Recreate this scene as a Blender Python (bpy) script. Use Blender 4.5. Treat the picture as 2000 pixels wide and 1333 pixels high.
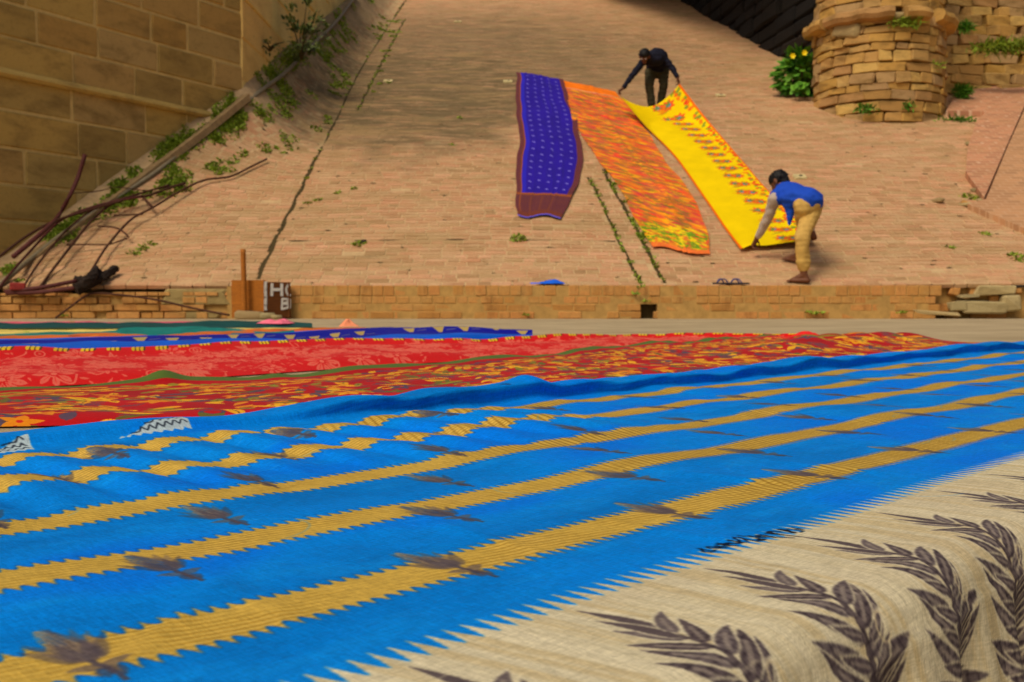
import bpy, bmesh, math, random
import numpy as np
from mathutils import Vector, Matrix
for _o in list(bpy.data.objects):
    bpy.data.objects.remove(_o)
SC = bpy.context.scene
COL = SC.collection
R = math.radians
# ------------------------------------------------------------------ camera
FPX, CX, CY, CAMZ = 1957.0, 1000.0, 666.5, 0.20
PITCH = math.atan((CY - 585.0) / FPX)
cam_d = bpy.data.cameras.new('camera')
cam = bpy.data.objects.new('camera', cam_d)
COL.objects.link(cam)
cam.location = (0, 0, CAMZ)
cam.rotation_euler = (math.pi / 2 - PITCH, 0, 0)
cam_d.sensor_width = 36.0
cam_d.lens = FPX / 2000.0 * 36.0
cam_d.clip_start = 0.02
cam_d.clip_end = 2000
cam_d.dof.use_dof = True
cam_d.dof.focus_distance = 1.08
cam_d.dof.aperture_fstop = 14.0
SC.camera = cam
# ------------------------------------------------------------------ sky, sun, exposure
TOSUN = Vector((-0.40, -0.53, 0.76)).normalized()
world = bpy.data.worlds.new('World')
SC.world = world
world.use_nodes = True
wn = world.node_tree.nodes
wl = world.node_tree.links
wn.clear()
sky = wn.new('ShaderNodeTexSky')
sky.sky_type = 'NISHITA'
sky.sun_disc = False
sky.sun_elevation = math.asin(TOSUN.z)
sky.sun_rotation = math.atan2(TOSUN.x, TOSUN.y)
sky.air_density = 1.0
sky.dust_density = 6.0
sky.ozone_density = 0.6
bg = wn.new('ShaderNodeBackground')
bg.inputs['Strength'].default_value = 0.085
wo = wn.new('ShaderNodeOutputWorld')
wl.new(sky.outputs[0], bg.inputs[0])
wl.new(bg.outputs[0], wo.inputs[0])
sun_d = bpy.data.lights.new('sun', 'SUN')
sun_d.energy = 2.0
sun_d.angle = R(20)
sun_d.color = (1.0, 0.90, 0.74)
sun = bpy.data.objects.new('sun', sun_d)
COL.objects.link(sun)
sun.rotation_euler = TOSUN.to_track_quat('Z', 'Y').to_euler()
sun.location = (-5, -5, 9)
SC.view_settings.view_transform = 'Standard'
SC.view_settings.look = 'None'
SC.view_settings.exposure = -0.08
SC.view_settings.gamma = 1.0
SC.view_settings.use_curve_mapping = False
SC.cycles.max_bounces = 6
# ------------------------------------------------------------------ helpers
RNG = random.Random(7)
NR = np.random.RandomState(11)
ILL = (0.98, 0.93, 0.90)          # brightness of a white diffuser in this light, per channel


def s2l(c):
    return c / 12.92 if c <= 0.04045 else ((c + 0.055) / 1.055) ** 2.4


def l2s(c):
    c = max(c, 0.0)
    return 12.92 * c if c <= 0.0031308 else 1.055 * c ** (1 / 2.4) - 0.055


def lin(r, g, b):
    return tuple(min(0.85, s2l(v / 255.0) / ILL[i]) for i, v in enumerate((r, g, b)))


def tex(r, g, b):
    return tuple(l2s(v) for v in lin(r, g, b))


def tag(o, label=None, cat=None, group=None, kind=None):
    if label: o['label'] = label
    if cat: o['category'] = cat
    if group: o['group'] = group
    if kind: o['kind'] = kind
    return o


def empty(name, loc=(0, 0, 0)):
    o = bpy.data.objects.new(name, None)
    o.empty_display_size = 0.1
    COL.objects.link(o)
    o.location = loc
    return o


def put(name, me, parent=None, mw=None):
    o = bpy.data.objects.new(name, me)
    COL.objects.link(o)
    if parent is not None:
        o.parent = parent
        pm = WM[parent.name]
        m = pm.inverted() @ (mw if mw is not None else Matrix.Identity(4))
        o.matrix_local = m
        WM[o.name] = mw if mw is not None else Matrix.Identity(4)
    else:
        if mw is not None: o.matrix_world = mw
        WM[o.name] = mw if mw is not None else Matrix.Identity(4)
    return o


WM = {}


def root(name, loc):
    o = empty(name, loc)
    WM[o.name] = Matrix.Translation(Vector(loc))
    return o


def mesh(name, v, f, mat=None, smooth=False, uv=None, rnd=None):
    me = bpy.data.meshes.new(name)
    me.from_pydata([tuple(p) for p in v], [], [tuple(q) for q in f])
    if mat: me.materials.append(mat)
    if smooth:
        me.polygons.foreach_set('use_smooth', [True] * len(me.polygons))
    if uv is not None:
        l = me.uv_layers.new(name='UVMap')
        idx = np.zeros(len(me.loops), dtype=np.int32)
        me.loops.foreach_get('vertex_index', idx)
        l.data.foreach_set('uv', np.asarray(uv, dtype=np.float32)[idx].ravel())
    if rnd is not None:
        a = me.attributes.new('rnd', 'FLOAT', 'POINT')
        a.data.foreach_set('value', np.asarray(rnd, dtype=np.float32))
    me.update()
    return me


def set_rnd(me, val):
    a = me.attributes.new('rnd', 'FLOAT', 'POINT')
    a.data.foreach_set('value', np.full(len(me.vertices), val, dtype=np.float32))


def ray(px, py):
    a = (px - CX) / FPX
    b = (CY - py) / FPX
    c, s = math.cos(PITCH), math.sin(PITCH)
    return Vector((a, c + b * s, -s + b * c))


def gnd(px, py, z=0.0):
    d = ray(px, py)
    t = (z - CAMZ) / d.z
    return Vector((d.x * t, d.y * t, z))


def at(px, py, Y):
    d = ray(px, py)
    t = Y / d.y
    return Vector((d.x * t, Y, CAMZ + d.z * t))


def interp(pts, n):
    """resample a polyline (list of vectors) by Catmull-Rom to n points, even in length"""
    P = [np.array(p, float) for p in pts]
    P = [2 * P[0] - P[1]] + P + [2 * P[-1] - P[-2]]
    out = []
    for i in range(1, len(P) - 2):
        for k in range(12):
            t = k / 12
            a, b, c, d = P[i - 1], P[i], P[i + 1], P[i + 2]
            out.append(0.5 * ((2 * b) + (c - a) * t + (2 * a - 5 * b + 4 * c - d) * t * t + (3 * b - a - 3 * c + d) * t ** 3))
    out.append(P[-2])
    out = np.array(out)
    L = np.concatenate([[0], np.cumsum(np.linalg.norm(np.diff(out, axis=0), axis=1))])
    q = np.linspace(0, L[-1], n)
    return np.stack([np.interp(q, L, out[:, k]) for k in range(out.shape[1])], 1)


def tube_data(pts, rad, n=8, steps=None, cap=True):
    P = interp(pts, steps or max(6, len(pts) * 5)) if len(pts) > 2 or steps else np.array([list(p) for p in pts], float)
    m = len(P)
    rr = rad if hasattr(rad, '__len__') else [rad, rad]
    v, f = [], []
    up = Vector((0.13, 0.2, 0.97))
    for i in range(m):
        a = Vector(P[min(i + 1, m - 1)]) - Vector(P[max(i - 1, 0)])
        a.normalize()
        x = a.cross(up)
        if x.length < 1e-3: x = a.cross(Vector((1, 0, 0)))
        x.normalize()
        y = a.cross(x)
        r = np.interp(i / (m - 1), np.linspace(0, 1, len(rr)), rr)
        for k in range(n):
            t = 2 * math.pi * k / n
            v.append(Vector(P[i]) + x * (r * math.cos(t)) + y * (r * math.sin(t)))
    for i in range(m - 1):
        for k in range(n):
            f.append((i * n + k, i * n + (k + 1) % n, (i + 1) * n + (k + 1) % n, (i + 1) * n + k))
    if cap:
        f.append(tuple(range(n - 1, -1, -1)))
        f.append(tuple((m - 1) * n + k for k in range(n)))
    return v, f


def tube(name, pts, rad, mat, parent=None, n=8, steps=None):
    v, f = tube_data(pts, rad, n, steps)
    return put(name, mesh(name, v, f, mat, True), parent)


def rbox(seed, sx, sy, sz, bev, jit, smooth=False, mat=None, name='block'):
    """chamfered box centred on the origin with its corners knocked about"""
    bm = bmesh.new()
    bmesh.ops.create_cube(bm, size=1.0)
    r = random.Random(seed)
    for v in bm.verts:
        v.co = Vector((v.co.x * sx, v.co.y * sy, v.co.z * sz))
        v.co += Vector((r.uniform(-jit, jit) * sx, r.uniform(-jit, jit) * sy, r.uniform(-jit, jit) * sz))
    bmesh.ops.bevel(bm, geom=list(bm.edges), offset=bev, segments=1, affect='EDGES', profile=0.5)
    for v in bm.verts:
        v.co += Vector((r.uniform(-1, 1), r.uniform(-1, 1), r.uniform(-1, 1))) * bev * 0.35
    bmesh.ops.recalc_face_normals(bm, faces=bm.faces)
    me = bpy.data.meshes.new(name)
    bm.to_mesh(me)
    bm.free()
    if smooth:
        me.polygons.foreach_set('use_smooth', [True] * len(me.polygons))
    if mat: me.materials.append(mat)
    set_rnd(me, r.random())
    return me


def frame(o, x, z, s=(1, 1, 1)):
    """matrix with origin o, local x axis along x, local z as near z as possible"""
    x = Vector(x).normalized()
    y = Vector(z).cross(x).normalized()
    zz = x.cross(y)
    return Matrix(((x.x * s[0], y.x * s[1], zz.x * s[2], o[0]),
                   (x.y * s[0], y.y * s[1], zz.y * s[2], o[1]),
                   (x.z * s[0], y.z * s[1], zz.z * s[2], o[2]), (0, 0, 0, 1)))


# ------------------------------------------------------------------ node helpers
class NT:
    def __init__(self, name):
        self.m = bpy.data.materials.new(name)
        self.m.use_nodes = True
        self.t = self.m.node_tree
        self.n = self.t.nodes
        self.n.clear()
        self.out = self.n.new('ShaderNodeOutputMaterial')
        self.b = self.n.new('ShaderNodeBsdfPrincipled')
        self.t.links.new(self.b.outputs[0], self.out.inputs[0])
        self.b.inputs['Specular IOR Level'].default_value = 0.25

    def link(self, a, b):
        self.t.links.new(a, b)

    def set(self, inp, v):
        if hasattr(v, 'is_linked') or isinstance(v, bpy.types.NodeSocket):
            self.link(v, inp)
        else:
            if inp.type == 'RGBA' and len(v) == 3: v = (*v, 1)
            inp.default_value = v

    def pos(self):
        return self.n.new('ShaderNodeNewGeometry').outputs['Position']

    def objco(self):
        return self.n.new('ShaderNodeTexCoord').outputs['Object']

    def uv(self):
        return self.n.new('ShaderNodeTexCoord').outputs['UV']

    def attr(self, name):
        a = self.n.new('ShaderNodeAttribute')
        a.attribute_name = name
        return a.outputs['Fac']

    def mapping(self, v, scale=(1, 1, 1), loc=(0, 0, 0), rot=(0, 0, 0)):
        m = self.n.new('ShaderNodeMapping')
        self.link(v, m.inputs[0])
        m.inputs['Scale'].default_value = scale
        m.inputs['Location'].default_value = loc
        m.inputs['Rotation'].default_value = rot
        return m.outputs[0]

    def noise(self, v, scale, detail=4, rough=0.55, dist=0.0):
        m = self.n.new('ShaderNodeTexNoise')
        self.link(v, m.inputs['Vector'])
        m.inputs['Scale'].default_value = scale
        m.inputs['Detail'].default_value = detail
        m.inputs['Roughness'].default_value = rough
        m.inputs['Distortion'].default_value = dist
        return m.outputs[0]

    def voro(self, v, scale, feature='F1'):
        m = self.n.new('ShaderNodeTexVoronoi')
        m.feature = feature
        self.link(v, m.inputs['Vector'])
        m.inputs['Scale'].default_value = scale
        return m

    def ramp(self, fac, stops):
        m = self.n.new('ShaderNodeValToRGB')
        e = m.color_ramp.elements
        while len(e) > 1: e.remove(e[-1])
        e[0].position = stops[0][0]
        c = stops[0][1]
        e[0].color = (*c, 1) if len(c) == 3 else c
        for p, c in stops[1:]:
            k = e.new(p)
            k.color = (*c, 1) if len(c) == 3 else c
        self.link(fac, m.inputs[0])
        return m.outputs[0]

    def rampv(self, fac, lo, hi, a=0.0, b=1.0):
        m = self.n.new('ShaderNodeMapRange')
        m.interpolation_type = 'SMOOTHSTEP'
        self.link(fac, m.inputs[0])
        for k, v in enumerate((lo, hi, a, b)):
            m.inputs[k + 1].default_value = v
        return m.outputs[0]

    def mix(self, fac, a, b, mode='MIX'):
        m = self.n.new('ShaderNodeMix')
        m.data_type = 'RGBA'
        m.blend_type = mode
        self.set(m.inputs[0], fac)
        self.set(m.inputs[6], a)
        self.set(m.inputs[7], b)
        return m.outputs[2]

    def math(self, op, a, b=0.0, c=0.0):
        m = self.n.new('ShaderNodeMath')
        m.operation = op
        self.set(m.inputs[0], a)
        self.set(m.inputs[1], b)
        self.set(m.inputs[2], c)
        return m.outputs[0]

    def sep(self, v):
        m = self.n.new('ShaderNodeSeparateXYZ')
        self.link(v, m.inputs[0])
        return m.outputs

    def bump(self, h, strength=0.3, dist=0.01):
        m = self.n.new('ShaderNodeBump')
        m.inputs['Strength'].default_value = strength
        m.inputs['Distance'].default_value = dist
        self.link(h, m.inputs['Height'])
        self.link(m.outputs[0], self.b.inputs['Normal'])

    def fin(self, col, rough=0.85):
        self.set(self.b.inputs['Base Color'], col)
        self.set(self.b.inputs['Roughness'], rough)
        return self.m


def blob_mask(t, pos, c, r, soft=0.5):
    """0..1 mask round a place c (world) with radii r, its edge broken by noise"""
    m = t.n.new('ShaderNodeVectorMath')
    m.operation = 'SUBTRACT'
    t.link(pos, m.inputs[0])
    m.inputs[1].default_value = c
    d = t.n.new('ShaderNodeVectorMath')
    d.operation = 'DIVIDE'
    t.link(m.outputs[0], d.inputs[0])
    d.inputs[1].default_value = r
    l = t.n.new('ShaderNodeVectorMath')
    l.operation = 'LENGTH'
    t.link(d.outputs[0], l.inputs[0])
    n = t.noise(pos, 1.6, 4)
    s = t.math('ADD', l.outputs['Value'], t.math('MULTIPLY', t.math('SUBTRACT', n, 0.5), 1.1))
    return t.rampv(s, 1.0 - soft, 1.0 + soft, 1.0, 0.0)


def plain(name, rgb, rough=0.8, var=0.25, scale=18.0, bump=0.15):
    t = NT(name)
    c = lin(*rgb)
    n = t.noise(t.objco(), scale, 4)
    k = t.ramp(n, [(0.3, tuple(x * (1 - var) for x in c)), (0.7, tuple(min(1, x * (1 + var)) for x in c))])
    t.bump(t.noise(t.objco(), scale * 4, 3), bump, 0.004)
    return t.fin(k, rough)
# ------------------------------------------------------------------ shape of the place
KY, KZ, MS = 10.40, 0.345, 0.46          # kerb face, kerb top, slope rise per metre
Y0 = 10.50
WA = at(0, 507, 11.8)
WB = at(475, 165, 15.2)
WC = at(690, 0, 24.0)
WDIR = Vector((WB.x - WA.x, WB.y - WA.y, 0)).normalized()


def xwall(Y):
    if Y < WB.y:
        return WA.x + (WB.x - WA.x) * (Y - WA.y) / (WB.y - WA.y)
    return WB.x + (WC.x - WB.x) * (Y - WB.y) / (WC.y - WB.y)


def zmain(Y):
    return KZ + MS * (Y - Y0)


def zbound(Y):
    X = xwall(Y)
    px = CX + FPX * X / Y
    py = np.interp(px, [-300, -100, 0, 475, 690, 760], [587, 572, 507, 165, 0, -60])
    z = at(px, py, Y).z
    return max(z, 0.265)


def xjoint(Y):
    return -2.70 - 0.02 * (Y - Y0)


def S(X, Y):
    zm = zmain(Y)
    xj = xjoint(Y)
    if X < xj:
        t = min(1.25, (xj - X) / max(0.4, xj - xwall(Y)))
        zm += (zbound(Y) - zm) * t * t * (1.0 if t < 1 else 1.0 / (t * t))
    return zm + 0.010 * math.sin(X * 1.3 + Y * 0.7) + 0.008 * math.sin(X * 0.6 - Y * 1.9)


def SN(X, Y):
    e = 0.05
    a = Vector((2 * e, 0, S(X + e, Y) - S(X - e, Y)))
    b = Vector((0, 2 * e, S(X, Y + e) - S(X, Y - e)))
    return a.cross(b).normalized()


def hit(px, py, off=0.0):
    """point of the paved slope (raised by off) behind picture point px, py"""
    d = ray(px, py)
    lo = None
    y = Y0 - 0.05
    while y < 45:
        t = y / d.y
        if CAMZ + d.z * t < S(d.x * t, y) + off:
            break
        y += 0.15
    a, b = y - 0.15, y
    for _ in range(24):
        m = (a + b) / 2
        t = m / d.y
        if CAMZ + d.z * t < S(d.x * t, m) + off: b = m
        else: a = m
    t = b / d.y
    return Vector((d.x * t, b, CAMZ + d.z * t))


# ------------------------------------------------------------------ setting materials
def weathering(t, p, c):
    h1, h2 = hit(820, 175), hit(930, 110)
    sk = t.noise(t.mapping(p, (0.9, 9, 9), (2, 5, 1)), 2.2, 4, 0.65)
    c = t.mix(t.rampv(sk, 0.54, 0.72, 0, 0.45), c, lin(152, 112, 74))
    c = t.mix(t.rampv(sk, 0.44, 0.28, 0, 0.5), c, lin(212, 170, 122))
    streak = t.noise(t.mapping(p, (1.3, 7, 7)), 1.5, 5, 0.7)
    m1 = blob_mask(t, p, tuple(h1), (2.5, 4.2, 3.4), 0.35)
    m2 = blob_mask(t, p, tuple(h2), (4.2, 6.0, 4.2), 0.5)
    mm = t.math('MAXIMUM', m1, t.math('MULTIPLY', m2, 0.8))
    mm = t.math('MULTIPLY', mm, t.rampv(streak, 0.34, 0.54, 0.35, 1.0))
    c = t.mix(t.math('MULTIPLY', mm, 0.92), c, lin(98, 82, 52))
    # lichen bands and brown crusts scattered over the whole slope
    g = t.noise(t.mapping(p, (0.55, 2.2, 2.2)), 1.1, 6, 0.68)
    c = t.mix(t.rampv(g, 0.48, 0.68, 0, 0.6), c, lin(158, 126, 80))
    g2 = t.noise(t.mapping(p, (0.9, 4.5, 4.5), (3, 1, 7)), 1.7, 5, 0.7)
    c = t.mix(t.rampv(g2, 0.60, 0.74, 0, 0.55), c, lin(112, 92, 56))
    return c


def brick_mat(name, tones, dust, weather=True, kerb=False):
    t = NT(name)
    p = t.pos()
    r = t.attr('rnd')
    c = t.ramp(r, [(i / (len(tones) - 1), lin(*k)) for i, k in enumerate(tones)])
    n1 = t.noise(t.mapping(p, (1.2, 3.0, 3.0)), 2.2, 5, 0.6)
    c = t.mix(t.rampv(n1, 0.40, 0.72), c, lin(*dust))
    n2 = t.noise(p, 38, 4, 0.65)
    c = t.mix(t.math('MULTIPLY', t.rampv(n2, 0.35, 0.75, 0, 1), 0.40), c, lin(140, 96, 58))
    if weather:
        c = weathering(t, p, c)
    if kerb:
        st = t.noise(t.mapping(p, (5, 1, 1.2)), 1.3, 4, 0.7)
        c = t.mix(t.rampv(st, 0.50, 0.72, 0, 0.55), c, lin(122, 78, 34))
        st2 = t.noise(t.mapping(p, (1.4, 1, 2.4), (9, 2, 1)), 2.1, 4, 0.7)
        c = t.mix(t.rampv(st2, 0.55, 0.75, 0, 0.55), c, lin(178, 142, 84))
    t.bump(t.noise(p, 60, 5, 0.7), 0.5, 0.006)
    return t.fin(c, 0.92)


M = {}
M['brick'] = brick_mat('slope_brick', [(174, 126, 86), (198, 142, 102), (182, 136, 92), (210, 154, 114), (176, 140, 94), (194, 134, 94), (158, 122, 80), (204, 148, 106)], (192, 154, 110))
M['kerb'] = brick_mat('kerb_brick', [(186, 128, 62), (196, 132, 68), (180, 126, 60), (194, 138, 72), (204, 132, 70), (174, 122, 58)], (188, 140, 76), False, True)


def mk_mortar(name, rgb, scale=14, wea=False):
    t = NT(name)
    p = t.pos()
    n = t.noise(p, scale, 5, 0.65)
    c = t.ramp(n, [(0.25, tuple(v * 0.62 for v in lin(*rgb))), (0.75, lin(*rgb))])
    if wea:
        c = weathering(t, p, c)
    t.bump(n, 0.5, 0.01)
    return t.fin(c, 0.95)


M['mortar'] = mk_mortar('slope_mortar', (208, 170, 120), 14, True)
M['kmortar'] = mk_mortar('kerb_mortar', (190, 146, 80))
M['soil'] = mk_mortar('soil_and_hole_shade', (78, 62, 30), 30)


def concrete_mat():
    t = NT('worn_concrete')
    p = t.pos()
    n = t.noise(t.mapping(p, (1, 2.2, 1)), 1.3, 7, 0.62)
    c = t.ramp(n, [(0.30, lin(150, 128, 92)), (0.52, lin(176, 152, 114)), (0.72, lin(192, 168, 128))])
    n2 = t.noise(t.mapping(p, (1.5, 9, 1), (4, 3, 0)), 2.0, 4, 0.7)
    c = t.mix(t.rampv(n2, 0.60, 0.70, 0, 0.55), c, lin(112, 96, 66))
    n3 = t.noise(p, 90, 3, 0.7)
    c = t.mix(t.rampv(n3, 0.62, 0.80, 0, 0.45), c, lin(120, 100, 70))
    t.bump(t.noise(p, 35, 6, 0.7), 0.6, 0.012)
    return t.fin(c, 0.93)


M['concrete'] = concrete_mat()


def stone_mat(name, tones, stain, scale=3.0, dark=0.5):
    t = NT(name)
    p = t.pos()
    r = t.attr('rnd')
    c = t.ramp(r, [(i / (len(tones) - 1), lin(*k)) for i, k in enumerate(tones)])
    n = t.noise(t.mapping(p, (1, 1, 2.5)), scale, 6, 0.65, 0.3)
    c = t.mix(t.rampv(n, 0.42, 0.74, 0, dark), c, lin(*stain))
    n2 = t.noise(p, scale * 14, 4, 0.7)
    c = t.mix(t.rampv(n2, 0.5, 0.8, 0, 0.35), c, lin(*[v * 0.7 for v in stain]))
    t.bump(t.noise(p, scale * 9, 6, 0.7), 0.55, 0.015)
    return t.fin(c, 0.92)


M['ashlar'] = stone_mat('ashlar_sandstone', [(176, 146, 82), (190, 154, 80), (164, 134, 72), (186, 152, 92), (178, 138, 70)], (126, 100, 54), 1.6, 0.85)
M['pier'] = stone_mat('sunlit_tone_sandstone', [(246, 206, 126), (236, 192, 110), (250, 212, 134)], (190, 148, 78), 1.2)  # paler sandstone: a sunlit face put into the colour
M['ashjoint'] = mk_mortar('ashlar_joint', (226, 192, 118), 8)
M['tower'] = stone_mat('tower_stone', [(176, 132, 70), (196, 150, 74), (166, 122, 74), (158, 116, 58), (188, 144, 66), (164, 128, 84), (206, 164, 84)], (112, 84, 42), 3.0, 0.8)
M['towercore'] = mk_mortar('tower_joint', (104, 76, 38), 20)
M['recess'] = stone_mat('shade_dark_stone', [(24, 18, 10), (16, 12, 8), (34, 24, 13)], (10, 8, 5), 2.0)  # deep shade of the recess painted as near-black stone colour
M['render'] = stone_mat('crumbling_render', [(164, 138, 84), (150, 126, 76)], (112, 88, 46), 9.0, 0.9)
M['rubble'] = stone_mat('grey_rubble', [(176, 152, 104), (150, 132, 90), (190, 164, 112), (140, 112, 72)], (110, 92, 56), 4.0)

# ------------------------------------------------------------------ ground and platform
TS = Vector((0.70711, 0.70711, 0))
TN = Vector((-0.70711, 0.70711, 0))
EDGE = 0.318                                # platform edge, distance from the camera's foot


def P(s, n, z=0.0):
    return Vector((TS.x * s + TN.x * n, TS.y * s + TN.y * n, z))


g = put('ground', mesh('ground', [(-700, -700, -0.42), (700, -700, -0.42), (700, 900, -0.42), (-700, 900, -0.42)], [(0, 1, 2, 3)], M['concrete']))
tag(g, kind='structure')
v = []
for z in (-0.002, -0.42):
    for s, n in ((-40, EDGE), (40, EDGE), (40, 60), (-40, 60)):
        v.append(P(s, n, z))
v2 = [P(-40, EDGE - 0.012, -0.016), P(40, EDGE - 0.012, -0.016)]
v += v2
pl = put('platform', mesh('platform', v, [(0, 1, 2, 3), (0, 8, 9, 1), (8, 4, 5, 9), (1, 9, 5, 6, 2), (3, 2, 6, 7), (0, 3, 7, 4, 8)], M['concrete']))
tag(pl, kind='structure')

# ------------------------------------------------------------------ paved slope
YS = np.concatenate([np.arange(Y0 + 0.02, 20, 0.1), np.arange(20, 36, 0.25)])
XF = np.linspace(0, 1, 161)
v, f = [], []
for Y in YS:
    xl = xwall(Y) - 0.5
    for q in XF:
        X = xl + (14.0 - xl) * q
        v.append((X, Y, S(X, Y) - 0.005))
n = len(XF)
for i in range(len(YS) - 1):
    for k in range(n - 1):
        f.append((i * n + k, i * n + k + 1, (i + 1) * n + k + 1, (i + 1) * n + k))
slope = put('brick_slope', mesh('brick_slope', v, f, M['mortar'], True))
tag(slope, kind='structure')

JOINTS = []                                 # open joints: polylines in plan, half width
def jl(pix, w):
    pts = [hit(*p) for p in pix]
    JOINTS.append(([(p.x, p.y) for p in pts], w))
jl([(503, 545), (560, 425), (650, 245), (712, 120), (792, 2)], 0.026)
jl([(700, 215), (742, 130), (790, 40)], 0.020)
jl([(1252, 553), (1205, 462), (1168, 380), (1148, 345)], 0.018)
jl([(1297, 553), (1255, 470), (1200, 372), (1178, 330)], 0.022)
CRACK_Y = hit(900, 466).y


def jx(Y):
    out = []
    for pts, w in JOINTS:
        ys = [p[1] for p in pts]
        if min(ys) - 0.08 <= Y <= max(ys):
            out.append((np.interp(Y, ys, [p[0] for p in pts]) + 0.012 * math.sin(Y * 9), w * (0.55 + 0.45 * math.sin(Y * 5.3) ** 2)))
    return sorted(out)


bricks = []
PITCHY = 0.0955
Y = Y0 + 0.045
row = 0
while Y < 33.5:
    if abs(Y - CRACK_Y) < 0.05 and not globals().get('crk'):
        crk = True
        Y += 0.02
    xl = max(xwall(Y) + 0.22, -0.53 * Y - 0.3)
    xr = min(13.5, 0.53 * Y + 0.4)
    cuts = jx(Y)
    x = xl + RNG.uniform(0, 0.15)
    while x < xr:
        L = RNG.choice((0.125, 0.13, 0.22, 0.225, 0.235, 0.24)) * RNG.uniform(0.94, 1.05)
        x1 = x + L
        for cx, cw in cuts:
            if x < cx + cw and x1 > cx - cw:
                if cx - cw - x > 0.05: x1 = cx - cw
                else:
                    x = cx + cw
                    x1 = x + L * 0.7
        if RNG.random() > 0.004:
            bricks.append((x, x1, Y, RNG.random(), row))
        x = x1 + RNG.uniform(0.008, 0.013)
    Y += PITCHY
    row += 1


def in_view(x, Y):
    px = CX + FPX * x / Y
    return 570 < px < 1990 or 0 < px < 440


near = [b for b in bricks if in_view((b[0] + b[1]) / 2, b[2])]
near.sort(key=lambda b: b[4])
near_set = set(id(b) for b in near[:300])
var = {}
for k in range(28):
    for nm, L in (('h', 0.128), ('s', 0.232)):
        me = rbox(100 + k, L, 0.094, 0.05, 0.006, 0.012, False, M['brick'], 'brick')
        var[(nm, k)] = (me, L)
v, f, rr = [], [], []
kk = 0
for b in bricks:
    x0, x1, Y, r, row = b
    xm = (x0 + x1) / 2
    nrm = SN(xm, Y)
    ya = Vector((0, 1, 0)) - nrm * nrm.y
    ya.normalize()
    xa = ya.cross(nrm).normalized()
    c = Vector((xm, Y, S(xm, Y))) + nrm * (RNG.uniform(-0.001, 0.003))
    if id(b) in near_set:
        me, L = var[('h' if x1 - x0 < 0.18 else 's', kk % 28)]
        kk += 1
        mw = frame(c - nrm * 0.025, xa, nrm, ((x1 - x0) / L, 1, 1))
        put('brick', me, slope, mw)
        continue
    hx, hy = (x1 - x0) / 2, PITCHY / max(ya.y, 0.4) * 0.5 - 0.0050 + RNG.uniform(-0.002, 0.001)
    i0 = len(v)
    tl = RNG.uniform(-0.0015, 0.0015)
    for dz, sh in ((-0.018, 0.0), (0.0, 0.004)):
        for sx, sy in ((-1, -1), (1, -1), (1, 1), (-1, 1)):
            v.append(c + xa * (sx * (hx - sh)) + ya * (sy * (hy - sh)) + nrm * (dz + tl * sx * (dz == 0)))
            rr.append(r)
    f += [(i0 + 4, i0 + 5, i0 + 6, i0 + 7), (i0, i0 + 1, i0 + 5, i0 + 4), (i0 + 1, i0 + 2, i0 + 6, i0 + 5), (i0 + 2, i0 + 3, i0 + 7, i0 + 6), (i0 + 3, i0, i0 + 4, i0 + 7)]
far = put('far_bricks', mesh('far_bricks', v, f, M['brick'], False, None, rr), slope)
tag(far, kind='stuff')
# dark soil in the open joints
v, f = [], []
for pts, w in JOINTS:
    q = interp([(a, b, 0) for a, b in pts], 60)
    i0 = len(v)
    for a, b, _ in q:
        for sx in (-1, 1):
            v.append((a + sx * w * 1.3, b, S(a, b) - 0.003))
    for i in range(59):
        k = i0 + 2 * i
        f.append((k, k + 1, k + 3, k + 2))
for X0, X1 in ((-2.6, -1.75), (-1.55, -0.4), (-0.3, 1.2)):
    i0 = len(v)
    N = 24
    for i in range(N):
        x = X0 + (X1 - X0) * i / (N - 1)
        w = 0.008 * max(0.05, math.sin(x * 7) + 0.5 * math.sin(x * 17))
        for sy in (-1, 1):
            v.append((x, CRACK_Y - 0.036 + sy * w, S(x, CRACK_Y - 0.03 + sy * w) + 0.001))
    for i in range(N - 1):
        k = i0 + 2 * i
        f.append((k, k + 1, k + 3, k + 2))
CH = random.Random(8)
vc, fc = [], []
for i in range(420):
    b_ = bricks[CH.randrange(len(bricks) // 2)]
    x_, y_ = b_[1] + CH.uniform(-0.02, 0.02), b_[2] + CH.choice((-1, 1)) * 0.045
    w_, h_ = CH.uniform(0.012, 0.05), CH.uniform(0.006, 0.02)
    k_ = len(vc)
    for j in range(7):
        a_ = j * 0.8976
        xx, yy = x_ + w_ * math.cos(a_) * CH.uniform(0.6, 1.2), y_ + h_ * math.sin(a_) * CH.uniform(0.6, 1.2)
        vc.append((xx, yy, S(xx, yy) + 0.0055))
    fc.append(tuple(range(k_, k_ + 7)))
brk = put('chipped_gaps', mesh('chipped_gaps', vc, fc, M['soil']), slope)
tag(brk, kind='stuff')
put('joint_soil', mesh('joint_soil', v, f, M['soil']), slope)

# ------------------------------------------------------------------ kerb wall
kerb = root('kerb_wall', (0, KY, 0))
tag(kerb, 'low ochre brick kerb wall running along the foot of the slope', 'wall')
kv = {}
for nm, L, H in (('rowlock', 0.112, 0.098), ('header', 0.116, 0.069), ('stretcher', 0.232, 0.069)):
    for k in range(9):
        kv[(nm, k)] = (rbox(300 + k * 3 + len(nm), L, 0.11, H, 0.006, 0.014, False, M['kerb'], 'brick'), L, H)
HOLE = at(1252, 600, KY).x


def kbrick(nm, x, L, z, H, dy=0.0, rz=0.0):
    me, L0, H0 = kv[(nm, RNG.randrange(9))]
    c = Vector((x + L / 2, KY + 0.055 + dy, z + H / 2))
    mw = Matrix.Translation(c) @ Matrix.Rotation(rz, 4, 'Y') @ Matrix.Diagonal((L / L0, 1, H / H0, 1))
    put('brick', me, kerb, mw)


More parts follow.
